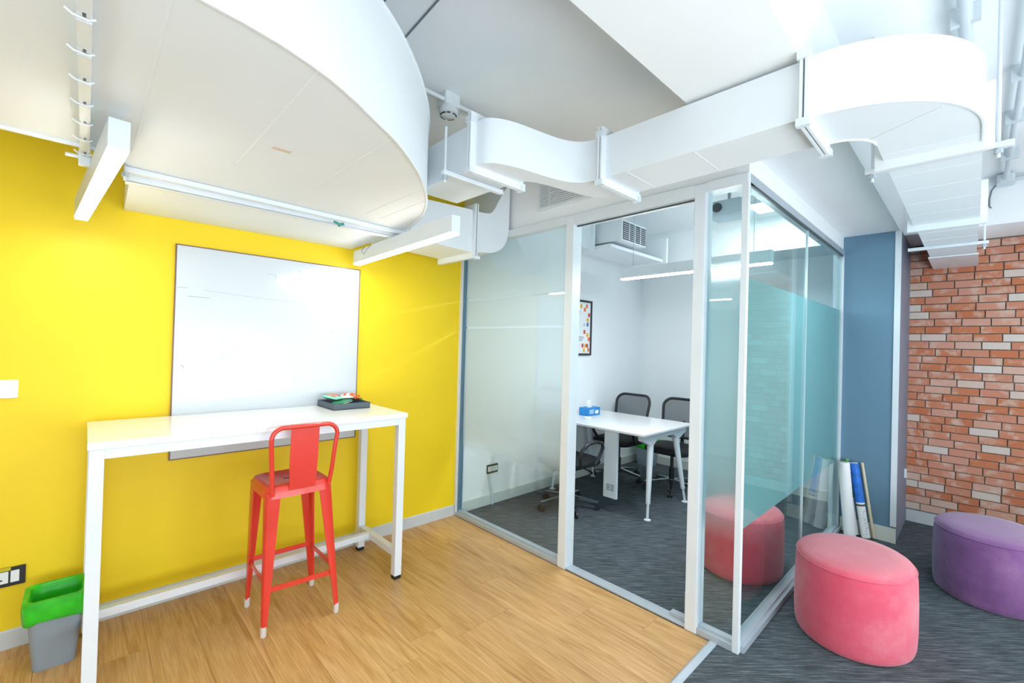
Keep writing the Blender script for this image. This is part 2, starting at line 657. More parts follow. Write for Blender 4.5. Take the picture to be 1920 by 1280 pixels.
# ------------------------------------------------------------------ walls
struct(MB().box(XL, 0.0, 0.0, 0.12, 0, ZC).build('wall_back', 'yellow_wall'), 'bright yellow painted wall behind the whiteboard', 'wall')
struct(MB().box(0.0, XR + 0.1, 0.0, 0.12, 0, ZC).build('wall_room_back', 'white_wall'), 'white back wall inside the glass meeting room', 'wall')
struct(MB().box(XR, XR + 0.12, -2.36, 0.0, 0, ZC).build('wall_room_right', 'white_wall'), 'white far side wall of the meeting room', 'wall')
struct(MB().box(XL - 0.1, XL, YF, 0.0, 0, 0.1).box(XL - 0.1, XL, YF, 0, 2.55, ZC).box(XL - 0.1, XL, -2.2, 0, 0.1, 2.55).box(XL - 0.1, XL, YF, -4.6, 0.1, 2.55).build('wall_left', 'white_wall'), 'white wall with tall windows behind the photographer on the left', 'wall')
struct(MB().box(XL, XR, YF - 0.1, YF, 0, 0.1).box(XL, XR, YF - 0.1, YF, 2.55, ZC).box(2.1, XR, YF - 0.1, YF, 0.1, 2.55).build('wall_front', 'white_wall'), 'white window wall behind the photographer', 'wall')
WINS = [('leftmost tall window in the wall behind the photographer', 'y', -4.2, -2.05), ('middle tall window in the wall behind the photographer', 'y', -2.05, 0.03), ('rightmost tall window in the wall behind the photographer', 'y', 0.03, 2.1), ('tall window in the left wall farther from the yellow wall', 'x', -4.6, -3.4), ('tall window in the left wall nearer the yellow wall', 'x', -3.4, -2.2)]
for wi, (lab, ax, a, b) in enumerate(WINS):
    wn = sroot('window_%d' % (wi + 1), lab, 'window', ((a + b) / 2, YF, 0.1) if ax == 'y' else (XL, (a + b) / 2, 0.1))
    f, g = MB(), MB()
    q = (YF - 0.1, YF - 0.03) if ax == 'y' else (XL - 0.1, XL - 0.03)
    def wbx(mb, u0, u1, z0, z1, d0, d1):
        if ax == 'y':
            mb.box(u0, u1, d0, d1, z0, z1)
        else:
            mb.box(d0, d1, u0, u1, z0, z1)
    wbx(f, a, a + 0.06, 0.1, 2.55, *q)
    wbx(f, b - 0.06, b, 0.1, 2.55, *q)
    wbx(f, a + 0.06, b - 0.06, 0.1, 0.16, *q)
    wbx(f, a + 0.06, b - 0.06, 2.49, 2.55, *q)
    f.build('window_frame', 'frame_white', wn)
    wbx(g, a + 0.06, b - 0.06, 0.16, 2.49, q[0] + 0.03, q[0] + 0.04)
    g.build('pane', 'glass_clear', wn)

# blue column with its grey return
col = sroot('wall_column', 'slate blue painted column face beside the side glass', 'column', (XC, -2.55, 0))
MB().box(XC, XR, YB, -2.28, 0, ZS).build('column_core', 'blue_paint', col)
MB().box(XC + 0.012, XR - 0.002, YB - 0.008, YB, 0, ZS - 0.002).build('side_face', 'return_grey', col, label='grey side face of the column turned towards the brick wall')
MB().box(XC - 0.008, XC + 0.012, YB - 0.010, YB + 0.028, 0.13, ZS - 0.001).build('corner_bead', 'frame_white', col, label='white corner strip')
MB().box(XC - 0.014, XC, YB - 0.010, YS - 0.01, 0, 0.115).build('skirting', 'skirting_cream', col)
MB().box(XR - 0.2, XR - 0.19, YB - 0.025, YB - 0.008, 0.42, 0.5).build('switch_edge', 'plastic_white', col)

# brick wall
bw = sroot('wall_right', 'red brick wall with whitewashed bricks behind the purple stool', 'wall', (XR, -3.4, 0))
MB().box(XR, XR + 0.12, -4.12, YB, 0, ZS).build('mortar_bed', 'mortar', bw)
struct(MB().box(XR, XR + 0.12, YF, -4.12, 0.0, ZS).build('wall_right_plain', 'white_wall'), 'white wall beyond the brick facing, outside the frame', 'wall')
BH, BL, J = 0.0665, 0.168, 0.008
bmeshes = []
for L in (1.0, 0.62):
    for k in range(4):
        b = MB().box(-0.014, 0.004, J / 2, BL * L - J / 2, J / 2, BH - J / 2)
        bmeshes.append((L, b.mesh('brick', 'brick')))
nb = 0
for r in range(36):
    z = 0.112 + r * BH
    y = YB - 0.004
    first = True
    while y > -4.1:
        L = 1.0
        if first:
            L = (0.62, 1.0, 0.8, 0.45)[r % 4] * random.uniform(0.85, 1.1)
            first = False
        ln = BL * L * random.uniform(0.96, 1.04)
        me = random.choice(bmeshes)[1] if False else bmeshes[random.randrange(4)][1]
        o = bpy.data.objects.new('brick', me)
        COL.objects.link(o)
        o.parent = bw
        h = min(BH, ZS - z)
        o.scale = (1, ln / BL, h / BH)
        o.location = (random.uniform(-0.003, 0.003), y - ln + 3.4, z)
        nb += 1
        y -= ln
MB().box(XR - 0.018, XR, -4.6, YB - 0.01, 0, 0.105).build('skirting', 'skirting', bw)

# baseboards
struct(MB().prism([(0, 0), (0, 0.088), (-0.006, 0.088), (-0.012, 0.082), (-0.012, 0)], XL, -0.035, 'x').build('baseboard_back', 'skirting'), 'grey white skirting board along the yellow wall', 'skirting')
struct(MB().prism([(0, 0), (0, 0.1), (-0.008, 0.1), (-0.014, 0.092), (-0.014, 0)], 0.06, XR, 'x').box(XR - 0.014, XR, -2.27, -0.014, 0, 0.1).build('baseboard_room', 'skirting_cream'), 'cream skirting board around the meeting room walls', 'skirting')

# bulkhead above the front glazing and above the side glass
struct(MB().box(-0.005, 0.09, -2.355, 0, ZG, ZC).build('wall_bulkhead', 'white_wall'), 'white plaster bulkhead above the front glazing', 'bulkhead')
struct(MB().box(0.09, XC, -2.355, -2.29, ZG, ZS).build('wall_bulkhead', 'white_wall'), 'white plaster band above the side glass', 'bulkhead')

# ------------------------------------------------------------------ glazed partition, front (x = 0)
pf = sroot('wall_glass_front', 'glazed partition with white metal posts between oak floor and meeting room', 'partition', (0, -1.2, 0))
Z0, Z1 = 0.035, 2.335
Y_M0, Y_M1 = -1.262, -1.195      # middle post
Y_R0, Y_R1 = -2.152, -2.09       # right post
post = [(-0.035, -0.0, 'wall'), (Y_M0, Y_M1, 'm'), (Y_R0, Y_R1, 'r')]
MB().box(-0.03, 0.05, -0.028, -0.001, 0, ZG).build('post', 'frame_white', pf, bevel=0.002)
MB().box(-0.012, 0.03, -0.040, -0.028, 0.03, Z1).build('gasket', 'gasket', pf)
MB().box(-0.035, 0.055, Y_M0, Y_M1, 0, ZG - 0.005).build('post', 'frame_white', pf, bevel=0.003)
MB().box(-0.035, 0.055, Y_R0, Y_R1, 0, ZG - 0.005).build('post', 'frame_white', pf, bevel=0.003)
MB().box(-0.03, 0.05, Y_M1, -0.028, 0, 0.032).box(-0.008, 0.028, Y_M1, -0.028, 0.032, 0.045).build('bottom_rail', 'frame_silver', pf)
MB().box(-0.03, 0.05, YS, Y_R0, 0, 0.032).box(-0.008, 0.028, YS + 0.03, Y_R0, 0.032, 0.045).build('bottom_rail', 'frame_silver', pf)
MB().box(-0.035, 0.055, Y_M1, -0.028, Z1 + 0.01, ZG).build('top_rail', 'frame_white', pf, bevel=0.002)
MB().box(-0.035, 0.055, Y_R1, Y_M0, Z1 - 0.005, ZG).build('top_rail', 'frame_white', pf, bevel=0.002)
MB().box(-0.035, 0.055, YS, Y_R0, Z1 + 0.01, ZG).build('top_rail', 'frame_white', pf, bevel=0.002)
MB().box(-0.028, 0.045, Y_R1, Y_M0, 0, 0.012).build('threshold', 'frame_silver', pf, bevel=0.003)
MB().box(0.0, 0.012, Y_R1, Y_R1 + 0.008, 0.012, Z1 - 0.005).box(0.0, 0.012, Y_R1 + 0.008, Y_M0, Z1 - 0.013, Z1 - 0.005).build('door_seal', 'dark_edge', pf)
MB().box(0.005, 0.015, Y_M1, -0.030, 0.03, Z1 + 0.015).build('pane', 'glass_clear', pf)
MB().box(0.005, 0.015, YS + 0.03, Y_R0, 0.03, Z1 + 0.015).build('pane', 'glass_clear', pf)
# frosted film: bands with two clear slits on the left pane
for za, zb in ((0.55, 1.636), (1.652, 1.878), (1.890, 2.34)):
    MB().box(0.0165, 0.0180, Y_M1, -0.042, za, zb).build('frosted_film', 'film_front', pf)
MB().box(0.0165, 0.0180, YS + 0.032, Y_R0, 0.5, 1.98).build('frosted_film', 'film_narrow', pf)

# side (y = YS)
ps = sroot('wall_glass_side', 'teal frosted side glazing of the meeting room beside the pink stool', 'partition', (1.1, YS, 0))
MB().box(-0.032, -0.003, YS - 0.003, YS + 0.028, 0, ZG).build('corner_post', 'frame_white', ps, bevel=0.002)
MB().box(-0.003, XC, YS - 0.02, YS + 0.055, 0, 0.032).box(0.0, XC, YS + 0.0, YS + 0.03, 0.032, 0.045).build('bottom_rail', 'frame_silver', ps)
MB().box(-0.003, XC, YS - 0.004, YS + 0.055, Z1 + 0.02, ZG).build('top_rail', 'frame_silver', ps)
MB().box(-0.003, XC, YS + 0.0, YS + 0.01, Z1 + 0.008, Z1 + 0.02).build('gasket', 'dark_edge', ps)
MB().box(-0.003, 1.152, YS + 0.008, YS + 0.018, 0.03, Z1 + 0.02).build('pane', 'glass_side', ps)
MB().box(1.158, XC - 0.03, YS + 0.008, YS + 0.018, 0.03, Z1 + 0.02).build('pane', 'glass_side', ps)
MB().box(1.152, 1.158, YS + 0.006, YS + 0.020, 0.03, Z1 + 0.02).build('glass_joint', 'frame_white', ps)
MB().box(XC - 0.03, XC, YS - 0.004, YS + 0.04, 0, Z1 + 0.02).box(XC - 0.09, XC - 0.075, YS + 0.03, YS + 0.06, 0.03, Z1 + 0.02).build('post', 'frame_white', ps)
MB().box(0.0, 1.15, YS + 0.0195, YS + 0.0210, 0.59, 1.885).build('frosted_film', 'film_side', ps)
MB().box(1.16, XC - 0.031, YS + 0.0195, YS + 0.0210, 0.59, 1.885).build('frosted_film', 'film_side', ps)

# open glass door leaf, seen almost edge on
hx, hy = 0.035, -2.075
da = math.radians(24.6)
dx, dy = math.cos(da), math.sin(da)
dr = sroot('door_1', 'frameless glass door standing open inward, seen almost edge on', 'door', (hx, hy, 0.02))
W = 0.80
MB().bar((hx, hy, 1.165), (hx + dx * W, hy + dy * W, 1.165), 0.010, 2.30).build('pane', 'glass_door', dr)
for z in (0.065, 2.27):
    MB().bar((hx + dx * 0.0, hy + dy * 0.0, z), (hx + dx * 0.15, hy + dy * 0.15, z), 0.03, 0.06).build('patch_hinge', 'frame_silver', dr, bevel=0.003)
st = MB().box(0.01, 0.05, -2.075, -1.985, 0.012, 0.03).build('door_stop', 'frame_silver')
tag(st, 'small silver floor plate at the glass door hinge', 'door stop')

# ventilation grille on the bulkhead
gr = thing('ventilation_grille', 'white slatted air grille on the bulkhead above the glazing', 'grille', (-0.006, -1.146, 2.612))
MB().box(-0.012, -0.006, -1.386, -0.908, 2.495, 2.725).build('grille_back', 'grille_dark', gr)
m = MB()
m.box(-0.022, -0.006, -1.395, -1.375, 2.49, 2.73).box(-0.022, -0.006, -0.925, -0.905, 2.49, 2.73).box(-0.022, -0.006, -1.375, -0.925, 2.49, 2.508).box(-0.022, -0.006, -1.375, -0.925, 2.712, 2.73)
m.build('grille_frame', 'duct_white', gr)
for k in range(14):
    z = 2.516 + k * 0.0145
    MB().bar((-0.018, -1.374, z), (-0.018, -0.926, z), 0.012, 0.004, (0.5, 0, 1)).build('slat', 'duct_white', gr)
MB().box(-0.020, -0.012, -1.020, -1.014, 2.508, 2.712).build('grille_bar', 'duct_white', gr)

# ------------------------------------------------------------------ large curved duct, upper left
ZB, ZT = 2.165, 2.535
pl = thing('curved_air_duct', 'huge white flat air duct bending towards the yellow wall', 'air duct', (-2.0, -1.2, ZB))
outer = [(-2.30, -2.100), (-2.132, -2.076), (-2.00, -2.030), (-1.90, -1.975), (-1.798, -1.906), (-1.70, -1.840), (-1.611, -1.767), (-1.51, -1.672), (-1.415, -1.568), (-1.33, -1.462), (-1.25, -1.345), (-1.164, -1.186), (-1.115, -1.05), (-1.071, -0.90), (-1.045, -0.78), (-1.03, -0.67), (-1.03, -0.003)]
inner = [(-2.272, -0.003), (-2.285, -0.80), (-2.33, -0.93), (-2.41, -0.968)]
# smooth the outer curve a little
def chaikin(p, k=1):
    for _ in range(k):
        q = [p[0]]
        for a, b in zip(p, p[1:]):
            q += [(a[0] * .75 + b[0] * .25, a[1] * .75 + b[1] * .25), (a[0] * .25 + b[0] * .75, a[1] * .25 + b[1] * .75)]
        p = q + [p[-1]]
    return p
oc = chaikin(outer, 1)
MB().prism([(-2.41, -2.105)] + oc + inner, ZB, ZT).build('elbow_body', 'duct_white', pl, smooth=25)
MB().prism([(XL + 0.002, -2.105), (-2.428, -2.105), (-2.428, -0.968), (XL + 0.002, -0.968)], ZB, ZT).build('straight_body', 'duct_white', pl)
# folded lip along the rim top and bottom
for z in (ZB, ZT):
    pts = [(-2.41, -2.107, z)] + [(a, b, z) for a, b in oc[:-6]]
    MB().tube(pts, 0.006, 6).build('rim_lip', 'duct_white', pl, smooth=60)
MB().box(XL + 0.002, -2.428, -0.972, -0.958, ZB - 0.010, ZB + 0.02).box(-2.41, -2.33, -0.972, -0.958, ZB - 0.010, ZB + 0.02).build('rim_lip', 'duct_white', pl)
# bottom sheet seams
for x, ya, yb in ((-2.295, -2.085, -1.02), (-2.0, -2.02, -1.2), (-1.695, -1.83, -1.1), (-1.365, -1.50, -0.95), (-1.27, -1.36, -0.92), (-2.62, -2.09, -0.975)):
    MB().prism([(x - 0.004, ZB), (x - 0.002, ZB - 0.0015), (x + 0.002, ZB - 0.0015), (x + 0.004, ZB)], ya, yb, 'y').build('sheet_seam', 'duct_white', pl)
# bolted flange with cleats
MB().box(-2.428, -2.422, -2.12, -0.925, ZB - 0.03, ZT + 0.03).box(-2.416, -2.410, -2.12, -0.925, ZB - 0.03, ZT + 0.03).build('flange', 'duct_white', pl)
for k in range(7):
    y = -0.99 - 0.155 * k
    MB().box(-2.431, -2.407, y - 0.13, y - 0.012, ZB - 0.034, ZB - 0.002).build('cleat', 'frame_white', pl)
    MB().tube([(-2.447, y, ZB - 0.030), (-2.436, y, ZB - 0.038), (-2.412, y, ZB - 0.040), (-2.402, y, ZB - 0.034)], 0.0028, 6).build('cleat_clip', 'plastic_white', pl, smooth=60)
MB().box(-2.436, -2.406, -0.930, -0.905, ZB - 0.06, ZB + 0.02).cyl((-2.470, -0.918, ZB - 0.03), (-2.40, -0.918, ZB - 0.03), 0.007, 8).build('corner_clamp', 'plastic_white', pl)
# exit flange (channel) at the elbow's wall end
MB().box(-2.30, -1.02, -0.742, -0.736, ZB - 0.035, ZB + 0.0).box(-2.30, -1.02, -0.700, -0.694, ZB - 0.035, ZB).box(-2.30, -1.02, -0.742, -0.694, ZB - 0.037, ZB - 0.033).build('flange', 'frame_white', pl, label='white flange channel under the duct')
MB().box(-1.95, -1.89, -1.47, -1.445, ZB - 0.0012, ZB - 0.0002).build('stamp', 'label_brown', pl, label='faint brown stamp on the duct underside')

def hanger(label, x0, x1, y0, y1, z, rods, rod_top, group='trapeze hangers'):
    """slotted channel carried by threaded rods"""
    h = thing('duct_hanger', label, 'hanger', ((x0 + x1) / 2, (y0 + y1) / 2, z), group=group)
    MB().bar((x0, y0, z), (x1, y1, z), 0.028, 0.022).build('channel', 'frame_white', h, bevel=0.003)
    for rx, ry in rods:
        MB().cyl((rx, ry, z - 0.045), (rx, ry, rod_top), 0.006, 8).build('threaded_rod', 'frame_white', h, smooth=60)
        MB().cyl((rx, ry, z - 0.030), (rx, ry, z - 0.016), 0.013, 6).build('nut', 'frame_silver', h)
    return h
hanger('white trapeze hanger crossing under the large curved duct', -2.31, -0.99, -0.825, -0.775, ZB - 0.012, ((-2.305, -0.825), (-1.0, -0.775)), ZC)
c = MB().tube([(-1.475, -0.81, 2.125), (-1.46, -0.822, 2.118), (-1.45, -0.835, 2.105), (-1.462, -0.845, 2.10)], 0.006, 8).tube([(-1.455, -0.83, 2.11), (-1.43, -0.832, 2.118)], 0.007, 8).build('cable_clip', 'clip_teal', smooth=60)
tag(c, 'small teal clip hooked on the trapeze hanger', 'clip')

# ------------------------------------------------------------------ branch duct into the room (upper middle)
br = thing('branch_air_duct', 'short white branch duct flaring into the bulkhead corner', 'air duct', (-0.5, -0.45, 2.17))
MB().prism([(-1.028, 2.185), (-0.78, 2.178), (-0.60, 2.172), (-0.40, 2.166), (-0.40, 2.475), (-0.80, 2.455), (-1.028, 2.44)], -0.62, -0.22, 'y').build('duct_body', 'duct_white', br, smooth=25)
flare = chaikin([(-0.372, 2.166), (-0.30, 2.185), (-0.20, 2.19), (-0.10, 2.24), (-0.05, 2.32), (-0.036, 2.40)], 2)
ftop = chaikin([(-0.036, 2.76), (-0.09, 2.70), (-0.15, 2.60), (-0.21, 2.49), (-0.29, 2.475), (-0.372, 2.475)], 2)
MB().prism(flare + ftop, -0.62, -0.22, 'y').build('flared_end', 'duct_white', br, smooth=25)
m = MB()
for xa in (-0.400, -0.381):
    m.box(xa, xa + 0.009, -0.655, -0.19, 2.125, 2.166).box(xa, xa + 0.009, -0.655, -0.19, 2.476, 2.515).box(xa, xa + 0.009, -0.655, -0.62, 2.166, 2.476)
m.build('flange', 'duct_white', br)
MB().box(-0.43, -0.36, -0.67, -0.63, 2.115, 2.135).build('flange_corner', 'plastic_white', br)
hg = hanger('white hanger rod holding the branch duct beside the curved duct', -0.955, -0.955, -0.66, -0.17, 2.155, ((-0.955, -0.655),), 2.6)

# ------------------------------------------------------------------ long duct with the hairpin elbow
D0, D1 = 2.30, 2.50
ld = thing('long_air_duct', 'long white rectangular duct with rounded elbow running to the brick wall', 'air duct', (-0.5, -2.2, D0))
xa, xb = -0.655, -0.385
MB().box(-1.16, -0.895, -1.575, -1.10, D0, D1).build('duct_section', 'duct_white', ld)
front = chaikin([(-1.16, -1.597), (-1.155, -1.66), (-1.06, -1.715), (-0.88, -1.74), (-0.75, -1.765), (-0.67, -1.82), (-0.655, -1.915)], 2)
back = chaikin([(-0.385, -1.915), (-0.40, -1.82), (-0.47, -1.735), (-0.60, -1.70), (-0.74, -1.68), (-0.86, -1.645), (-0.895, -1.597)], 2)
MB().prism(front + back, D0, D1).build('offset_section', 'duct_white', ld, smooth=25)
MB().box(xa, xb, -2.735, -1.94, D0, D1).build('duct_section', 'duct_white', ld)
cx, cy = xb + 0.13, -2.76
ye = -3.165; yi = -2.885
oo = [(xa, -2.757)] + [(xa + 0.44 - 0.44 * math.cos(a), -2.757 - 0.408 * math.sin(a)) for a in [math.radians(6 * k) for k in range(1, 16)]]
ii = [(xb + 0.13 - 0.13 * math.cos(a), -2.757 - 0.128 * math.sin(a)) for a in [math.radians(90 - 10 * k) for k in range(0, 10)]]
MB().prism(oo + [(-0.05, ye), (-0.05, yi)] + ii, D0, D1).build('elbow', 'duct_white', ld, smooth=25)
for z in (D0, D1):
    MB().tube([(a, b, z) for a, b in oo] + [(-0.05, ye, z)], 0.006, 6).build('elbow_lip', 'duct_white', ld, smooth=60)
    MB().tube([(a, b, z) for a, b in ii] , 0.005, 6).build('elbow_lip', 'duct_white', ld, smooth=60)
MB().box(-0.028, 1.24, ye, yi, D0, D1).build('duct_section', 'duct_white', ld)
MB().box(1.262, 2.0, ye + 0.005, yi - 0.005, D0, D1).build('duct_section', 'duct_white', ld)
MB().box(2.0, XR - 0.02, ye + 0.01, yi - 0.01, D0, D1).build('duct_section', 'duct_white', ld)
def flange_y(y, x0, x1):
    m = MB()
    for yy in (y - 0.012, y + 0.003):
        m.box(x0 - 0.035, x1 + 0.05, yy, yy + 0.009, D0 - 0.035, D0).box(x0 - 0.035, x1 + 0.035, yy, yy + 0.009, D1, D1 + 0.014 if y < -2.3 else D1 + 0.035).box(x0 - 0.035, x0, yy, yy + 0.009, D0, D1).box(x1, x1 + 0.035, yy, yy + 0.009, D0, D1)
    m.build('flange', 'duct_white', ld)
    for bx_, bz in ((x0 - 0.03, D0 - 0.026), (x1 + 0.03, D0 - 0.026), (x0 - 0.03, D1 + 0.001)):
        MB().box(bx_ - 0.011, bx_ + 0.011, y - 0.02, y + 0.02, bz - 0.013, bz + 0.013).build('corner_bolt', 'frame_white', ld)
flange_y(-1.586, -1.16, -0.895)
flange_y(-1.928, xa, xb)
flange_y(-2.746, xa, xb)
def flange_x(x, y0, y1):
    m = MB()
    for xx in (x - 0.011, x + 0.002):
        m.box(xx, xx + 0.009, y0 - 0.03, y1 + 0.03, D0 - 0.035, D0).box(xx, xx + 0.009, y0 - 0.03, y0, D0, D1).box(xx, xx + 0.009, y1, y1 + 0.03, D0, D1).box(xx, xx + 0.009, y0 - 0.03, y1 + 0.03, D1, D1 + 0.012)
    m.build('flange', 'duct_white', ld)
flange_x(-0.039, ye, yi)
flange_x(1.251, ye, yi)
# seams on the undersides
def seam(p0, p1):
    MB().bar(p0, p1, 0.006, 0.003).build('sheet_seam', 'duct_white', ld)
for y in (-2.05, -2.36):
    seam((xa, y, D0), (xb, y, D0))
seam((-0.36, -3.02, D0), (-0.30, -2.90, D0)) if False else seam((-0.45, -3.075, D0), (-0.32, -2.878, D0))
for x in (-0.12, 0.20, 0.45, 0.72, 0.98, 1.5, 1.75):
    seam((x, ye + 0.006, D0), (x, yi - 0.006, D0))
# ragged end by the brick wall
MB().box(2.45, XR - 0.005, ye + 0.0, yi - 0.0, D0 - 0.012, D0 - 0.002).build('end_collar', 'plastic_white', ld)
hanger('white trapeze hanger under the duct beside the smoke detector', -1.24, -0.87, -1.452, -1.452, D0 - 0.013, ((-1.225, -1.452),), 2.50)
hanger('large white trapeze hanger under the rounded duct elbow', 0.020, 0.012, -2.815, -3.245, D0 - 0.012, ((0.018, -2.84), (0.013, -3.205)), ZC)
hanger('trapeze hanger near the brick wall end of the long duct', 1.99, 1.98, -2.80, -3.21, D0 - 0.012, ((1.985, -3.19),), ZS - 0.001)

# ------------------------------------------------------------------ ceiling services
sd = thing('smoke_detector', 'round white smoke detector on a square box under the slab', 'smoke detector', (-0.985, -1.12, 2.76))
MB().prism(rrect(-1.035, -0.935, -1.165, -1.07, 0.012), 2.80, ZC - 0.001).build('mounting_box', 'plastic_white', sd)
MB().lathe([(0.0, 0.0), (0.035, 0.0), (0.052, 0.012), (0.055, 0.035), (0.050, 0.045), (0.0, 0.045)], (-0.985, -1.12, 2.755), 24).build('detector_head', 'plastic_white', sd, smooth=40)
for a0, a1 in ((150, 215), (225, 250), (270, 330), (10, 60), (80, 130)):
    MB().tube([(-0.985 + 0.043 * math.cos(math.radians(t)), -1.12 + 0.043 * math.sin(math.radians(t)), 2.7595) for t in range(a0, a1 + 1, 8)], 0.0035, 6).build('sensor_slot', 'grille_dark', sd)
for y, n in ((-1.10, 'upper'), (-1.145, 'lower')):
    z = 2.845 if n == 'upper' else 2.825
    c = MB().cyl((-1.9, y, z), (-1.036, y, z), 0.011, 10).cyl((-0.934, y, z), (-0.36 if n == 'upper' else -0.50, y, z), 0.011, 10).build('conduit', 'plastic_white', smooth=60)
    tag(c, n + ' of the two thin white conduits beside the smoke detector', 'conduit', 'conduits at the smoke detector')
for lab, a, b in (('dark thin cable crossing the slab above the curved duct', (-1.39, -1.2, ZC - 0.004), (-1.44, -1.9, ZC - 0.004)), ('short grey cable on the slab close to the curved duct rim', (-1.573, -1.2, ZC - 0.004), (-1.57, -1.9, ZC - 0.004))):
    tag(MB().cyl(a, b, 0.004, 6).build('ceiling_cable', 'cable_dark'), lab, 'cable')
p = thing('conduit_pipe', 'pale grey conduit pipe clipped to the slab at the far right', 'pipe', (1.3, -3.295, 2.8))
MB().cyl((-0.4, -3.295, 2.82), (2.40, -3.295, 2.82), 0.016, 12).build('pipe', 'pipe_grey', p, smooth=60)
for x in (0.7, 1.25, 1.9):
    MB().box(x - 0.012, x + 0.012, -3.335, -3.255, 2.80, ZC - 0.001).build('pipe_clip', 'pipe_grey', p)
MB().prism(rrect(2.40, 2.53, -3.34, -3.25, 0.02), 2.79, 2.85).build('junction_box', 'pipe_grey', p)
p = thing('conduit_pipe', 'pale grey conduit pipe passing behind the rounded duct elbow', 'pipe', (0, -3.11, 2.8))
MB().cyl((-0.8, -3.112, 2.815), (0.9, -3.112, 2.815), 0.022, 12).build('pipe', 'pipe_grey', p, smooth=60)
for x in (0.04, 0.6):
    MB().box(x - 0.012, x + 0.012, -3.155, -3.07, 2.80, ZC - 0.001).build('pipe_clip', 'pipe_grey', p)
p = MB().cyl((2.52, -4.2, 2.835), (2.52, -3.345, 2.835), 0.014, 10).build('conduit', 'pipe_grey', smooth=60)
tag(p, 'grey conduit along the top of the brick wall beam', 'conduit')
p = MB().tube([(2.50, -3.245, 2.80), (2.515, -3.225, 2.77), (2.52, -3.215, 2.71), (2.52, -3.215, 2.655), (2.515, -3.225, 2.64)], 0.006, 8).build('loose_cable', 'cable_dark', smooth=60)
tag(p, 'loose grey cable hanging from the conduit near the brick wall', 'cable')

# ------------------------------------------------------------------ linear lamps
def linear_lamp(label, a, b, z, h=0.085, wdt=0.05, wires=(), wire_top=ZC, glow='lamp_glow'):
    a, b = Vector((a[0], a[1], 0)), Vector((b[0], b[1], 0))
    L = thing('linear_lamp', label, 'lamp', ((a.x + b.x) / 2, (a.y + b.y) / 2, z), group='linear pendant lamps')
    d = (b - a).normalized()
    MB().bar(a + Vector((0, 0, z + h / 2 + 0.004)), b + Vector((0, 0, z + h / 2 + 0.004)), wdt, h).build('housing', 'frame_white', L, bevel=0.002)
    MB().bar(a + d * 0.004 + Vector((0, 0, z)), b - d * 0.004 + Vector((0, 0, z)), wdt - 0.006, 0.010).build('diffuser', glow, L)
    for t in wires:
        p = a.lerp(b, t)
        MB().cyl((p.x, p.y, z + h + 0.004), (p.x, p.y, wire_top), 0.0018, 6).build('suspension_wire', 'frame_silver', L)
    return L
linear_lamp('white linear lamp pointing at the yellow wall left of the whiteboard', (-2.345, -1.42), (-2.431, -0.235), 2.038, wires=(0.2, 0.8), wire_top=ZB)
l2 = linear_lamp('white linear lamp hanging above the right end of the whiteboard', (-1.105, -1.385), (-1.03, -0.115), 2.042, wires=(), wire_top=ZB)
MB().tube([(-1.075, -0.42, 2.13), (-1.098, -0.41, 2.10), (-1.10, -0.37, 2.07), (-1.098, -0.33, 2.10), (-1.07, -0.32, 2.13)], 0.002, 6).build('feed_wire', 'cable_dark', l2)
linear_lamp('white linear lamp inside the meeting room above the table', (0.985, -1.0), (0.93, -2.2), 2.105, wires=(0.09, 0.9), glow='room_lamp_glow')
# unseen lamps of the same kind, added behind the photographer for brightness
for x, y, pos in ((-1.7, -4.12, 'farthest left'), (0.0, -4.12, 'in the middle'), (1.7, -4.12, 'nearest the brick wall')):
    o = linear_lamp('added unseen linear fill lamp behind the photographer, ' + pos, (x, y - 0.6), (x, y + 0.6), 2.35, wires=(0.1, 0.9))
    o['group'] = 'added fill lamps behind the photographer'
pn = thing('ceiling_light', 'bright square ceiling light seen through the side glass', 'lamp', (2.10, -1.84, ZC))
MB().box(1.93, 2.27, -2.0, -1.68, ZC - 0.03, ZC - 0.001).build('frame', 'frame_white', pn)
MB().box(1.95, 2.25, -1.98, -1.70, ZC - 0.035, ZC - 0.029).build('diffuser', 'panel_glow', pn)

# ------------------------------------------------------------------ bar table
bt = thing('bar_table', 'high white bar table with square steel legs against the yellow wall', 'table', (-1.64, -0.32, 0))
MB().box(-2.385, -0.90, -0.648, -0.022, 1.020, 1.05).build('table_top', 'table_white', bt, bevel=0.0025)
X0, X1, Yf, Yb_, S = -2.355, -0.935, -0.618, -0.10, 0.048
for lx in (X0, X1):
    for ly in (Yf, Yb_):
        q = MB().box(lx - S / 2, lx + S / 2, ly - S / 2, ly + S / 2, 0.022, 1.020).build('leg', 'steel_white', bt, bevel=0.002)
        MB().box(lx - S / 2 + .002, lx + S / 2 - .002, ly - S / 2 + .002, ly + S / 2 - .002, 0.0, 0.022).build('foot_cap', 'rubber_black', q)
MB().box(X0 + S / 2, X1 - S / 2, Yf - S / 2 + .001, Yf + .012, 0.978, 1.020).build('apron', 'steel_white', bt)
MB().box(X0 + S / 2, X1 - S / 2, Yb_ - .012, Yb_ + S / 2, 0.978, 1.020).build('apron', 'steel_white', bt)
for lx in (X0, X1):
    MB().box(lx - S / 2, lx + S / 2, Yf + S / 2, Yb_ - S / 2, 0.978, 1.020).build('apron', 'steel_white', bt)
    MB().box(lx - 0.018, lx + 0.018, Yf + S / 2, Yb_ - S / 2, 0.135, 0.180).build('side_stretcher', 'steel_white', bt, bevel=0.002)
MB().box(X0 + 0.018, X1 - 0.018, -0.275, -0.235, 0.138, 0.178).build('long_stretcher', 'steel_white', bt, bevel=0.002)

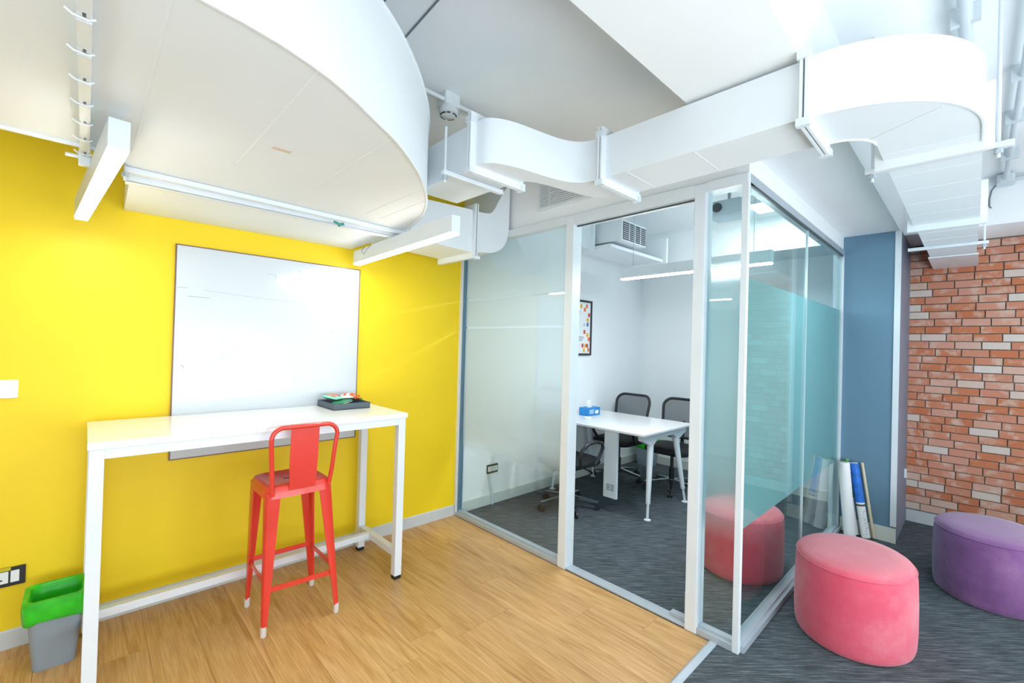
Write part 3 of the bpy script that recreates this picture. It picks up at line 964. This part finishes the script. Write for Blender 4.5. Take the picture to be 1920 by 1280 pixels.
# ------------------------------------------------------------------ red bar stool
stl = thing('bar_stool', 'red metal bar stool with low backrest at the bar table', 'stool', (-1.54, -0.53, 0))
sx0, sx1, sy0, sy1, sz = -1.715, -1.405, -0.690, -0.385, 0.745
feet = [(-1.728, -0.705), (-1.352, -0.735), (-1.355, -0.352), (-1.722, -0.345)]
tops = [(sx0 + .028, sy0 + .025), (sx1 - .028, sy0 + .025), (sx1 - .028, sy1 - .025), (sx0 + .028, sy1 - .025)]
ring = lambda o, z: [(a, b, z) for a, b in rrect(sx0 - o, sx1 + o, sy0 - o, sy1 + o, 0.045, 5)]
s_ = MB()
s_.loft([ring(0.012, sz - 0.062), ring(0.006, sz - 0.02), ring(0.0, sz - 0.006), ring(-0.012, sz), ring(-0.03, sz - 0.006), ring(-0.14, sz - 0.010)])
s_.build('seat', 'stool_red', stl, smooth=35)
MB().prism(rrect(-1.60, -1.52, -0.545, -0.530, 0.006, 3), sz - 0.0105, sz - 0.0085).build('seat_slot', 'plastic_black', stl)
for (fx, fy), (tx, ty) in zip(feet, tops):
    ux, uy = (1 if tx < -1.56 else -1), (1 if ty < -0.53 else -1)
    # folded angle section: two tapering webs meeting at the outer corner
    m = MB()
    def sec(t, z):
        w = 0.066 * (1 - t) + 0.024 * t
        th = 0.008
        px_, py_ = tx + (fx - tx) * t - ux * 0.034 * (1 - t), ty + (fy - ty) * t - uy * 0.030 * (1 - t)
        pts = [(px_ + ux * 0.006, py_), (px_ + ux * w, py_), (px_ + ux * w, py_ + uy * th), (px_ + ux * 0.018, py_ + uy * 0.018), (px_ + ux * th, py_ + uy * w), (px_, py_ + uy * w), (px_, py_ + uy * 0.006)]
        return [(a, b, z) for a, b in pts]
    H = sz - 0.03
    m.loft([sec(t, H * (1 - t) + 0.045 * t) for t in (0, 0.25, 0.5, 0.75, 0.93, 1.0)])
    q = m.build('leg', 'stool_red', stl, smooth=50)
    MB().lathe([(0.0, 0), (0.013, 0), (0.015, 0.006), (0.014, 0.05), (0.0, 0.05)], (fx + ux * .010, fy + uy * .010, 0), 12).build('foot_cap', 'rubber_white', q, smooth=40)
def leg_at(k, z):
    (fx, fy), (tx, ty) = feet[k], tops[k]
    t = (sz - z) / sz
    return Vector((tx + (fx - tx) * t, ty + (fy - ty) * t, z))
for a, b, z in ((0, 1, 0.225), (3, 2, 0.265), (0, 3, 0.255), (1, 2, 0.255)):
    MB().bar(leg_at(a, z), leg_at(b, z), 0.005, 0.026).build('brace', 'stool_red', stl)
bl, brr = Vector((-1.700, -0.700, 0.735)), Vector((-1.405, -0.690, 0.735))
path = []
zt = 1.045
yt = -0.712
for p in [(-1.698, -0.698, 0.70), (-1.703, -0.702, 0.80), (-1.712, -0.708, 0.95)]:
    path.append(Vector(p))
for k in range(7):
    a = math.radians(180 - 15 * k)
    path.append(Vector((-1.655 + 0.058 * math.cos(a), yt, zt - 0.058 + 0.058 * math.sin(a))))
for k in range(7):
    a = math.radians(90 - 15 * k)
    path.append(Vector((-1.438 + 0.058 * math.cos(a), yt, zt - 0.058 + 0.058 * math.sin(a))))
for p in [(-1.388, -0.708, 0.93), (-1.400, -0.702, 0.80), (-1.412, -0.690, 0.70)]:
    path.append(Vector(p))
MB().tube(path, 0.0115, 10).build('back_hoop', 'stool_red', stl, smooth=60)
m = MB()
m.loft([[(-1.620, yt + .003, zt - .008), (-1.478, yt + .003, zt - .008), (-1.478, yt - .003, zt - .008), (-1.620, yt - .003, zt - .008)],
        [(-1.622, -0.702, 0.86), (-1.480, -0.702, 0.86), (-1.480, -0.708, 0.86), (-1.622, -0.708, 0.86)],
        [(-1.618, -0.694, 0.715), (-1.486, -0.694, 0.715), (-1.486, -0.701, 0.715), (-1.618, -0.701, 0.715)]])
m.build('back_splat', 'stool_red', stl)

# ------------------------------------------------------------------ whiteboard
wb = thing('whiteboard', 'large wall whiteboard with thin brown edge above the bar table', 'whiteboard', (-1.5, 0, 0.80))
a, b, c_, d_ = -2.040, -0.962, 0.802, 2.018
MB().box(a, b, -0.016, -0.001, c_, d_).build('board_face', 'board_white', wb)
m = MB()
m.box(a - .006, a, -0.018, -0.001, c_ - .006, d_ + .006).box(b, b + .006, -0.018, -0.001, c_ - .006, d_ + .006).box(a, b, -0.018, -0.001, c_ - .006, c_).box(a, b, -0.018, -0.001, d_, d_ + .006)
m.build('board_edging', 'board_edge', wb)
def trace(pts, r=0.0016, mat='marker_trace'):
    MB().tube([(x, -0.0163, z) for x, z in pts], r, 5).build('marker_trace', mat, wb)
def bp(u, v):     # fraction of the board
    return (a + (b - a) * u, d_ + (c_ - d_) * v)
trace([bp(0.005, 0.197), bp(0.05, 0.197)])
trace([bp(0.12, 0.20), bp(0.35, 0.215), bp(0.6, 0.225)], 0.0009)
trace([bp(0.05, 0.235), bp(0.15, 0.237)])
trace([bp(0.43, 0.085), bp(0.48, 0.088), bp(0.475, 0.12)], 0.001)
trace([bp(0.605, 0.06), bp(0.615, 0.045), bp(0.622, 0.06)])
trace([bp(0.645, 0.065), bp(0.66, 0.072), bp(0.69, 0.071), bp(0.705, 0.06)], 0.0014)
trace([bp(0.21, 0.45), bp(0.225, 0.43), bp(0.222, 0.455)], 0.001)
trace([bp(0.32, 0.46), bp(0.345, 0.44)], 0.001)
trace([bp(0.2, 0.52), bp(0.3, 0.508)], 0.001)
trace([bp(0.10, 0.54), bp(0.25, 0.535), bp(0.46, 0.53)], 0.0008)
trace([bp(0.19, 0.57), bp(0.205, 0.55), bp(0.215, 0.575)], 0.0009)
trace([bp(0.03, 0.57), bp(0.038, 0.56), bp(0.045, 0.575)], 0.002)
trace([bp(0.80, 0.385), bp(0.84, 0.385)], 0.001)
trace([bp(0.955, 0.48), bp(0.965, 0.47), bp(0.975, 0.49), bp(0.96, 0.50), bp(0.98, 0.505)], 0.006, 'marker_trace_yellow')

# ------------------------------------------------------------------ wall plates
sw = thing('light_switch', 'white light switch plate on the yellow wall', 'switch', (-2.68, 0, 1.225))
MB().prism(rrect(-2.78, -2.626, 1.186, 1.272, 0.006), -0.010, -0.001, 'y').build('plate', 'plastic_white', sw, bevel=0.002)
MB().prism(rrect(-2.745, -2.665, 1.203, 1.255, 0.004), -0.014, -0.0101, 'y').build('rocker', 'plastic_white', sw, bevel=0.002)
def socket(name, label, x0, x1, z0, z1, mods):
    s = thing(name, label, 'socket', ((x0 + x1) / 2, 0, (z0 + z1) / 2))
    MB().prism(rrect(x0, x1, z0, z1, 0.004), -0.011, -0.001, 'y').build('plate', 'plastic_black', s, bevel=0.0015)
    for kind, a, b in mods:
        h0, h1 = z0 + 0.018, z1 - 0.016
        MB().prism(rrect(a, b, h0, h1, 0.002), -0.0135, -0.0111, 'y').build('outlet' if kind == 'o' else 'rocker', 'plastic_white', s)
        if kind == 'o':
            cx_ = (a + b) / 2
            m = MB()
            hh = h1 - h0
            m.box(cx_ - .004, cx_ + .004, -0.0142, -0.0136, h0 + hh * .62, h0 + hh * .85)
            m.box(cx_ - .014, cx_ - .006, -0.0142, -0.0136, h0 + hh * .25, h0 + hh * .37).box(cx_ + .006, cx_ + .014, -0.0142, -0.0136, h0 + hh * .25, h0 + hh * .37)
            m.build('pin_slots', 'plastic_black', s)
    return s
so = socket('power_socket', 'black framed power socket low on the yellow wall', -2.80, -2.580, 0.296, 0.384, (('o', -2.79, -2.715), ('o', -2.70, -2.635), ('r', -2.628, -2.600)))
MB().box(-2.675, -2.628, -0.0125, -0.0112, 0.371, 0.387).build('sticker', 'sticker_yellow', so)
s2 = socket('power_socket', 'small socket on the white wall behind the left glass pane', 0.340, 0.475, 0.290, 0.372, (('o', 0.350, 0.40), ('o', 0.405, 0.445), ('r', 0.449, 0.466)))
cdt = MB().tube([(0.36, -0.008, 0.29), (0.375, -0.009, 0.22), (0.40, -0.02, 0.10), (0.405, -0.022, 0.0)], 0.011, 8).build('cable_conduit', 'pipe_grey', smooth=60)
tag(cdt, 'grey cable running from the room socket down to the floor', 'cable')

# ------------------------------------------------------------------ waste bins
def waste_bin(name, label, c, wx, wy, h, taper=0.8, group=None):
    B = thing(name, label, 'bin', (c[0], c[1], 0), group=group)
    def rr(s, z, o=0):
        return [(c[0] + p[0], c[1] + p[1], z) for p in rrect(-wx / 2 * s - o, wx / 2 * s + o, -wy / 2 * s - o, wy / 2 * s + o, 0.035 * s, 5)]
    MB().loft([rr(taper, 0.0), rr(taper + .01, 0.004), rr(1.0, h), rr(0.985, h), rr(taper - .01, 0.012)]).build('bin_body', 'bin_grey', B, smooth=40)
    m = MB()
    n = len(rr(1, 0))
    rnd = random.Random(3)
    rings = []
    for s, z, o, jit in ((0.985, h - 0.10, 0.0, 0.006), (1.0, h - 0.085, 0.007, 0.004), (1.01, h - 0.02, 0.010, 0.003), (1.01, h + 0.006, 0.009, 0.001), (1.0, h + 0.010, 0.0, 0.001), (0.98, h + 0.002, -0.010, 0.002), (0.96, h - 0.05, -0.014, 0.004), (0.93, h - 0.12, -0.018, 0.005), (0.88, h - 0.2, -0.02, 0.005)):
        zz = z
        rings.append([(p[0] + rnd.uniform(-jit, jit), p[1] + rnd.uniform(-jit, jit), p[2] + (rnd.uniform(-jit, jit) * 2 if o >= 0 and z < h - 0.05 else 0)) for p in rr(s, zz, o)])
    m.loft(rings, cap=False)
    k = len(m.v)
    m.f.append(tuple(range(k - n, k)))
    m.build('bin_liner', 'liner_green', B, smooth=60, label='bright green plastic liner folded over the rim')
    return B
waste_bin('waste_bin', 'grey waste bin with green liner beside the bar table', (-2.466, -0.238), 0.19, 0.20, 0.315, 0.72)
waste_bin('waste_bin', 'grey waste bin in the far corner of the meeting room', (2.90, -0.22), 0.24, 0.24, 0.32, 0.78)

# ------------------------------------------------------------------ tray with odds and ends on the bar table
tx0, tx1, ty0, ty1, tz = -1.243, -0.997, -0.318, -0.040, 1.0505
tr = thing('box_tray', 'shallow dark grey box tray at the right end of the bar table', 'tray', (-1.12, -0.18, tz))
MB().box(tx0, tx1, ty0, ty1, tz, tz + 0.006).build('tray_bottom', 'tray_inside', tr)
m = MB().box(tx0, tx1, ty0, ty0 + .005, tz + .006, tz + .040).box(tx0, tx1, ty1 - .005, ty1, tz + .006, tz + .040).box(tx0, tx0 + .005, ty0 + .005, ty1 - .005, tz + .006, tz + .040).box(tx1 - .005, tx1, ty0 + .005, ty1 - .005, tz + .006, tz + .040)
m.build('tray_sides', 'tray_grey', tr)
def pillow(name, label, cat, c, sx, sy, h, rz, tilt, mats):
    P = thing(name, label, cat, c)
    n = 7
    vs, fs = [], []
    rnd = random.Random(hash(label) % 1000 if False else len(label))
    R_ = Euler((tilt, 0, rz)).to_matrix()
    for s in (1, -1):
        o = len(vs)
        for i in range(n):
            for j in range(n):
                u, v = i / (n - 1) * 2 - 1, j / (n - 1) * 2 - 1
                q = Vector((u * sx / 2, v * sy / 2, s * h / 2 * (1 - u ** 4) * (1 - v ** 4) + rnd.uniform(-1, 1) * h * .08 * (1 - abs(u)) * (1 - abs(v)) + s * .0004))
                q = R_ @ q + Vector(c)
                vs.append(q)
        for i in range(n - 1):
            for j in range(n - 1):
                fs.append((o + i * n + j, o + (i + 1) * n + j, o + (i + 1) * n + j + 1, o + i * n + j + 1))
    MB().add(vs, fs).build('wrapper', mats[0], P, smooth=60)
    if len(mats) > 1:
        m = MB()
        for u in (-0.25, 0.2):
            q0, q1 = Vector((u * sx, -sy * .3, h * .47)), Vector((u * sx + sx * .12, sy * .3, h * .47))
            m.bar(R_ @ q0 + Vector(c), R_ @ q1 + Vector(c), 0.018, 0.004)
        m.build('printed_band', mats[1], P)
    return P
pillow('snack_packet', 'pale teal and orange packet in the grey tray', 'packet', (-1.175, -0.125, tz + 0.062), 0.09, 0.13, 0.03, 0.5, 0.1, ('teal_wrap', 'orange_strap'))
pillow('snack_packet', 'white crumpled packet at the back of the grey tray', 'packet', (-1.06, -0.10, tz + 0.060), 0.09, 0.09, 0.03, -0.4, 0.15, ('paper_white', 'orange_strap'))
g = thing('folded_card', 'dark green folded card lying in the grey tray', 'card', (-1.15, -0.22, tz + 0.03))
MB().bar((-1.20, -0.255, tz + 0.036), (-1.085, -0.16, tz + 0.044), 0.075, 0.004).build('card_leaf', 'green_card', g)
MB().bar((-1.195, -0.262, tz + 0.033), (-1.09, -0.175, tz + 0.038), 0.07, 0.0015).build('card_leaf', 'paper_white', g)
ln = thing('lanyard', 'tangled orange lanyard with green clip hanging over the tray edge', 'lanyard', (-0.98, -0.14, tz))
rnd = random.Random(11)
pts = []
for k in range(26):
    t = k / 25
    a_ = t * 13
    pts.append(Vector((-1.03 + 0.028 * math.cos(a_) + t * .02, -0.15 + 0.035 * math.sin(a_ * 1.1), tz + 0.05 + 0.018 * math.sin(a_ * .7) + 0.010 * (1 - t))))
MB().tube(pts, 0.0045, 6).build('strap', 'orange_strap', ln, smooth=60)
pts = [(-1.0, -0.16, tz + .05), (-0.985, -0.165, tz + .046), (-0.972, -0.17, tz + .02), (-0.955, -0.17, tz + .006), (-0.925, -0.16, tz + .007), (-0.912, -0.14, tz + .012), (-0.925, -0.12, tz + .009), (-0.955, -0.13, tz + .008)]
MB().tube([Vector(p) for p in pts], 0.005, 6).build('strap', 'orange_strap', ln, smooth=60)
MB().bar((-1.0, -0.175, tz + .052), (-0.970, -0.178, tz + .012), 0.014, 0.008, (1, 0, 0)).build('clip', 'liner_green', ln, bevel=0.002)

# ------------------------------------------------------------------ ottomans
def ottoman(label, mat, c, rx, ry, h, rot=0.0, group='round velour stools'):
    O = thing('pouf_stool', label, 'pouf', (c[0], c[1], 0), group=group)
    prof = [(0.0, 0.0), (0.93, 0.0), (0.965, 0.008), (0.985, 0.03), (1.0, 0.10), (1.0, h * .55), (0.985, h - 0.06), (0.965, h - 0.025), (0.93, h - 0.007), (0.88, h + 0.002), (0.6, h + 0.010), (0.3, h + 0.013), (0.0, h + 0.014)]
    m = MB().lathe([(r * 0.5 * 2, z) for r, z in prof], (c[0], c[1], 0), 64, rx, ry, rot)
    m.build('cushion_body', mat, O, smooth=60)
    pts = []
    for k in range(64):
        t = 2 * PI * k / 64
        X, Y = 0.968 * rx * math.cos(t), 0.968 * ry * math.sin(t)
        pts.append((c[0] + X * math.cos(rot) - Y * math.sin(rot), c[1] + X * math.sin(rot) + Y * math.cos(rot), h - 0.024))
    MB().tube(pts, 0.0035, 6, closed=True).build('top_seam', mat, O, smooth=60)
    return O
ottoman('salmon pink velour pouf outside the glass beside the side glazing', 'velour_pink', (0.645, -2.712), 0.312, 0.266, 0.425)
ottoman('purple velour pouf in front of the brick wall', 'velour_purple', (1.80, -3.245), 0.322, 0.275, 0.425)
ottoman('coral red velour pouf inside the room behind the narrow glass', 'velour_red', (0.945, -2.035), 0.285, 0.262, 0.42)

# ------------------------------------------------------------------ paper rolls in the corner by the blue column
def roll_tube(name, label, p0, p1, r, mat, parts=()):
    P = thing(name, label, 'paper roll', p0, group='paper rolls leaning at the blue column')
    m = MB()
    p0, p1 = Vector(p0), Vector(p1)
    d = (p1 - p0).normalized()
    m.tube([p0, p1], r, 20)
    m.build('rolled_sheet', mat, P, smooth=50)
    MB().tube([p1 - d * 0.02, p1 + d * 0.001], r * 0.72, 16).build('roll_core', 'paper_kraft', P, smooth=50)
    for pm, a0, a1, rr_ in parts:
        MB().tube([p0 + d * a0, p0 + d * a1], r + rr_, 20).build('printed_sheet', pm, P, smooth=50)
    return P
roll_tube('paper_roll', 'plain white paper roll leaning where glass meets blue column', (2.198, -2.458, 0.012), (2.212, -2.404, 0.60), 0.042, 'paper_white')
r_ = roll_tube('paper_roll', 'white paper roll with blue printed upper half beside the blue column', (2.250, -2.555, 0.010), (2.260, -2.465, 0.60), 0.030, 'paper_white', (('print_blue', 0.28, 0.595, 0.0012),))
m = MB()
ra, rb = Vector((2.250, -2.555, 0.010)), Vector((2.260, -2.465, 0.60))
for k in range(10):
    q = ra.lerp(rb, 0.06 + 0.036 * k) + Vector((-0.0292, -0.008 - 0.004 * (k % 3), 0))
    m.tube([q, q + Vector((0.001, -0.007 + 0.005 * (k % 2), 0.006 * (k % 3)))], 0.0016, 5)
m.build('ink_doodles', 'ink_dark', r_)
MB().tube([ra.lerp(rb, 0.42), ra.lerp(rb, 0.445)], 0.0312, 20).build('dark_band', 'ink_dark', r_, smooth=50)
roll_tube('paper_roll', 'thin green printed roll between the two white paper rolls', (2.268, -2.492, 0.008), (2.288, -2.412, 0.615), 0.014, 'paper_white', (('print_green', 0.30, 0.612, 0.001),))
roll_tube('paper_roll', 'thin cardboard tube behind the paper rolls at the blue column', (2.290, -2.602, 0.008), (2.292, -2.515, 0.605), 0.011, 'paper_kraft')

# ------------------------------------------------------------------ meeting room furniture
mt = thing('meeting_table', 'white meeting table with splayed legs against the room back wall', 'table', (1.56, -0.6, 0))
mx0, mx1, my0, my1, mz = 1.075, 2.045, -1.195, -0.012, 0.762
MB().prism(rrect(mx0, mx1, my0, my1, 0.035, 5), mz - 0.022, mz).build('table_top', 'table_white', mt, bevel=0.004)
MB().box(mx0 + .07, mx1 - .05, my0 + .05, my1 - .05, mz - 0.030, mz - 0.022).build('under_panel', 'dark_edge', mt)
for yy in (-1.13, -0.085):
    MB().prism([(mx0 + .06, mz - .03), (mx0 + .075, mz - .075), (mx0 + .20, mz - .125), (mx0 + .27, mz - .12), (mx0 + .33, mz - .075), (mx1 - .33, mz - .075), (mx1 - .27, mz - .12), (mx1 - .20, mz - .125), (mx1 - .075, mz - .075), (mx1 - .06, mz - .03)], yy - 0.025, yy + 0.025, 'y').build('leg_bracket', 'steel_white', mt)
    for fx, tx in ((1.192, 1.315), (1.915, 1.80)):
        fy = -1.185 if yy < -1 else -0.085
        q = MB().tube([(tx, yy, mz - .115), (tx + (fx - tx) * .80, yy + (fy - yy) * .8, 0.135)], [0.030, 0.020], 14).tube([(tx + (fx - tx) * .80, yy + (fy - yy) * .8, 0.136), (fx, fy, 0.014)], 0.012, 12).build('leg', 'steel_white', mt, smooth=50)
        MB().lathe([(0, 0), (0.030, 0), (0.030, 0.008), (0.012, 0.016), (0, 0.016)], (fx, fy, 0.0), 16).build('foot_disc', 'steel_white', q, smooth=40)
cr = MB().box(1.095, 1.122, -0.925, -0.785, 0.13, mz - 0.023).build('cable_riser', 'steel_white', mt, bevel=0.003)
m = MB()
for i_ in range(2):
    for j_ in range(4):
        m.box(1.0938, 1.0949, -0.90 + i_ * .045, -0.865 + i_ * .045, 0.20 + j_ * .016, 0.206 + j_ * .016)
m.build('vent_slots', 'dark_edge', cr)

tb = thing('tissue_box', 'bright blue tissue box on the meeting table', 'tissue box', (1.62, -0.235, mz))
MB().box(1.50, 1.72, -0.295, -0.175, mz + .0005, mz + 0.085).build('carton', 'tissue_blue', tb, bevel=0.002)
m = MB()
for k in range(4):
    m.box(1.53, 1.60 + .01 * (k % 2), -0.2958, -0.2951, mz + .025 + k * .012, mz + .030 + k * .012)
m.box(1.63, 1.69, -0.2958, -0.2951, mz + .02, mz + .055)
m.build('printed_marks', 'paper_white', tb)
m = MB()
rnd = random.Random(5)
m.loft([[(1.60 + (0.035 + s * .02) * math.cos(t) + rnd.uniform(-.008, .008), -0.235 + 0.018 * (1 - s * .4) * math.sin(t) + rnd.uniform(-.006, .006), mz + .085 + s * .075) for t in [2 * PI * k / 12 for k in range(12)]] for s in (0, .35, .7, 1)])
m.build('tissue', 'paper_white', tb, smooth=60)
wp = MB().lathe([(0, 0), (0.036, 0), (0.040, 0.008), (0.040, 0.018), (0, 0.02)], (1.38, -0.38, mz + .0005), 18).build('tape_roll', 'paper_white', smooth=40)
tag(wp, 'small white roll lying by the tissue box', 'tape')


def office_chair():
    C = thing('office_chair', '', 'chair', (0, 0, 0), group='black mesh chairs in the meeting room')
    # seat (faces local +x)
    def sr(o, z):
        return [(p[0], p[1], z) for p in rrect(-0.23 - o, 0.24 + o, -0.235 - o, 0.235 + o, 0.09, 5)]
    MB().loft([sr(-0.05, 0.405), sr(-0.012, 0.412), sr(0.0, 0.435), sr(-0.004, 0.462), sr(-0.03, 0.478), sr(-0.12, 0.482)]).build('seat', 'chair_black', C, smooth=50)
    # back frame
    pts = []
    for (y, z) in rrect(-0.225, 0.225, 0.53, 0.945, 0.09, 5):
        lean = -0.235 - 0.10 * ((z - 0.5) / 0.45) + 0.05 * (abs(y) / 0.225) ** 2
        tw = 1.0 if z > 0.7 else 0.92
        pts.append(Vector((lean, y * tw, z)))
    MB().tube(pts, 0.016, 8, closed=True).build('back_frame', 'chair_plastic', C, smooth=60)
    n = len(pts)
    cen = sum(pts, Vector()) / n
    vs = [cen + Vector((-0.012, 0, 0))] + pts
    MB().add(vs, [(0, 1 + i, 1 + (i + 1) % n) for i in range(n)]).build('back_mesh', 'chair_mesh', C, smooth=60)
    MB().tube([(-0.05, 0, 0.395), (-0.20, 0, 0.385), (-0.262, 0, 0.43), (-0.272, 0, 0.54), (-0.31, 0, 0.70)], [0.024, 0.024, 0.022, 0.020, 0.014], 8).build('back_support', 'chair_plastic', C, smooth=60)
    for s in (-1, 1):
        MB().tube([(-0.12, s * 0.255, 0.44), (-0.15, s * 0.275, 0.53), (-0.14, s * 0.283, 0.60), (-0.07, s * 0.285, 0.645), (0.04, s * 0.285, 0.655), (0.13, s * 0.283, 0.635), (0.155, s * 0.278, 0.59), (0.12, s * 0.268, 0.51), (0.07, s * 0.255, 0.44)], 0.016, 8).build('armrest', 'chair_plastic', C, smooth=60)
    MB().box(-0.11, 0.09, -0.08, 0.08, 0.375, 0.407).build('tilt_mechanism', 'chair_plastic', C, bevel=0.006)
    MB().tube([(0.05, -0.07, 0.39), (0.06, -0.20, 0.375), (0.065, -0.235, 0.36)], [0.007, 0.007, 0.013], 8).build('tilt_lever', 'chair_plastic', C, smooth=60)
    MB().cyl((0, 0, 0.10), (0, 0, 0.24), 0.028, 14).cyl((0, 0, 0.24), (0, 0, 0.376), 0.018, 14).build('gas_column', 'chair_plastic', C, smooth=40)
    base = MB().cyl((0, 0, 0.075), (0, 0, 0.12), 0.045, 16)
    for k in range(5):
        t = 2 * PI * k / 5 + 0.35
        base.bar((0.03 * math.cos(t), 0.03 * math.sin(t), 0.105), (0.285 * math.cos(t), 0.285 * math.sin(t), 0.073), 0.046, 0.030, (0, 0, 1), 0.028, 0.018)
    base.build('star_base', 'chrome', C)
    for k in range(5):
        t = 2 * PI * k / 5 + 0.35
        cx_, cy_ = 0.275 * math.cos(t), 0.275 * math.sin(t)
        u = Vector((-math.sin(t), math.cos(t), 0))
        m = MB()
        for s in (-1, 1):
            p = Vector((cx_, cy_, 0.027)) + u * s * 0.017
            m.cyl(p - u * 0.009, p + u * 0.009, 0.027, 14)
        m.cyl((cx_, cy_, 0.03), (cx_, cy_, 0.068), 0.008, 8)
        m.build('caster', 'chair_plastic', C, smooth=40)
    return C
def place(src, loc, rz, label, first=False):
    if first:
        r = src
    else:
        r = src.copy()
        COL.objects.link(r)
        for ch in [c for c in src.children]:
            q = ch.copy()
            COL.objects.link(q)
            q.parent = r
    r.location = loc
    r.rotation_euler = (0, 0, rz)
    r['label'] = label
    return r
ch = office_chair()
place(ch, (2.18, -0.915, 0), PI + 0.06, 'black mesh office chair nearest the door post, right of the table')
place(ch, (2.10, -0.305, 0), PI - 0.03, 'black mesh office chair by the back wall, behind the blue tissue box')
place(ch, (0.90, -0.525, 0), -0.06, 'black mesh office chair half hidden behind the left glass pane', True)

# poster
po = thing('framed_poster', 'black framed poster of coloured squares on the room back wall', 'poster', (1.73, 0, 1.72))
pa, pb, pc, pd = 1.50, 1.905, 1.408, 2.045
m = MB()
m.box(pa, pa + .022, -0.022, -0.001, pc, pd).box(pb - .022, pb, -0.022, -0.001, pc, pd).box(pa + .022, pb - .022, -0.022, -0.001, pc, pc + .022).box(pa + .022, pb - .022, -0.022, -0.001, pd - .022, pd)
m.build('frame', 'plastic_black', po)
MB().box(pa + .022, pb - .022, -0.012, -0.001, pc + .022, pd - .022).build('sheet', 'paper_white', po)
sq = [(.80, .93, 'poster_orange'), (.70, .86, 'poster_orange'), (.93, .76, 'poster_red'), (.86, .66, 'poster_yellow'), (.86, .57, 'poster_blue'), (.86, .36, 'poster_yellow'), (.94, .28, 'poster_orange'), (.86, .15, 'poster_red'), (.70, .06, 'poster_yellow'), (.93, .07, 'poster_orange'), (.62, .15, 'poster_red'), (.50, .92, 'poster_yellow'), (.38, .80, 'poster_orange'), (.12, .9, 'poster_blue'), (.2, .1, 'poster_orange'), (.35, .06, 'poster_yellow'), (.08, .6, 'poster_yellow'), (.1, .3, 'poster_red'), (.78, .15, 'poster_yellow'), (.70, .42, 'poster_red')]
Wp, Hp = pb - pa - .05, pd - pc - .05
for u, v, mm in sq:
    x, z = pa + .025 + u * Wp, pc + .025 + v * Hp
    MB().box(max(x - .019, pa + .0225), min(x + .019, pb - .0225), -0.0130, -0.0122, max(z - .022, pc + .0225), min(z + .022, pd - .0225)).build('printed_square', mm, po)
m = MB()
for k, (u0, u1) in enumerate(((.35, .68), (.4, .66), (.38, .6))):
    z = pc + .025 + (.31 - k * .03) * Hp
    m.box(pa + .025 + u0 * Wp, pa + .025 + u1 * Wp, -0.0130, -0.0122, z, z + .006)
m.build('printed_lines', 'ink_dark', po)
MB().tube([(pa + .025 + (.68 + .04 * math.cos(t)) * Wp, -0.0125, pc + .025 + (.56 + .02 * math.sin(t)) * Hp) for t in [2 * PI * k / 14 for k in range(14)]], 0.002, 5, closed=True).build('printed_ring', 'ink_dark', po)

# room duct unit with grille
ac = thing('ceiling_duct_unit', 'white air outlet box with dark grille inside the meeting room', 'air unit', (1.4, -0.7, 2.43))
MB().box(0.09, 1.10, -0.60, -0.24, 2.44, 2.66).build('supply_duct', 'duct_white', ac)
MB().box(1.04, 1.07, -0.64, -0.20, 2.40, 2.70).build('flange', 'duct_white', ac)
MB().box(1.10, 2.12, -0.80, -0.42, 2.445, 2.475).build('drip_tray', 'duct_white', ac)
MB().box(2.085, 2.12, -0.84, -0.38, 2.41, 2.70).build('end_flange', 'duct_white', ac)
MB().box(1.14, 1.57, -0.885, -0.44, 2.503, 2.695).build('outlet_box', 'duct_white', ac)
MB().box(1.16, 1.56, -0.889, -0.8855, 2.515, 2.683).build('grille_back', 'grille_dark', ac)
for k in range(9):
    z = 2.524 + k * .0188
    MB().box(1.16, 1.56, -0.893, -0.889, z, z + .006).build('slat', 'frame_silver', ac)
for k in range(3):
    x = 1.26 + k * .1
    MB().box(x - .003, x + .003, -0.895, -0.889, 2.515, 2.683).build('grille_bar', 'frame_white', ac)
# pendant projector seen through the narrow pane
pj = thing('projector', 'pale blue ceiling projector seen through the narrow glass pane', 'projector', (1.2, -1.80, 2.6))
MB().prism(rrect(1.08, 1.32, -1.935, -1.68, 0.02), 2.545, 2.655).build('projector_body', 'projector_body', pj, bevel=0.004)
MB().cyl((1.075, -1.77, 2.60), (1.06, -1.77, 2.60), 0.035, 16).build('lens', 'plastic_black', pj, smooth=40)
MB().cyl((1.2, -1.81, 2.655), (1.2, -1.81, ZC), 0.012, 10).build('ceiling_pole', 'frame_silver', pj, smooth=60)
MB().box(1.15, 1.25, -1.86, -1.76, ZC - .012, ZC - .001).build('ceiling_plate', 'frame_white', pj)
d = MB().lathe([(0, 0), (0.03, 0), (0.05, 0.015), (0.055, 0.04), (0, 0.04)], (1.25, -1.27, ZC - .041), 20).build('ceiling_sensor', 'plastic_white', smooth=40)
tag(d, 'round white ceiling sensor inside the meeting room', 'sensor')
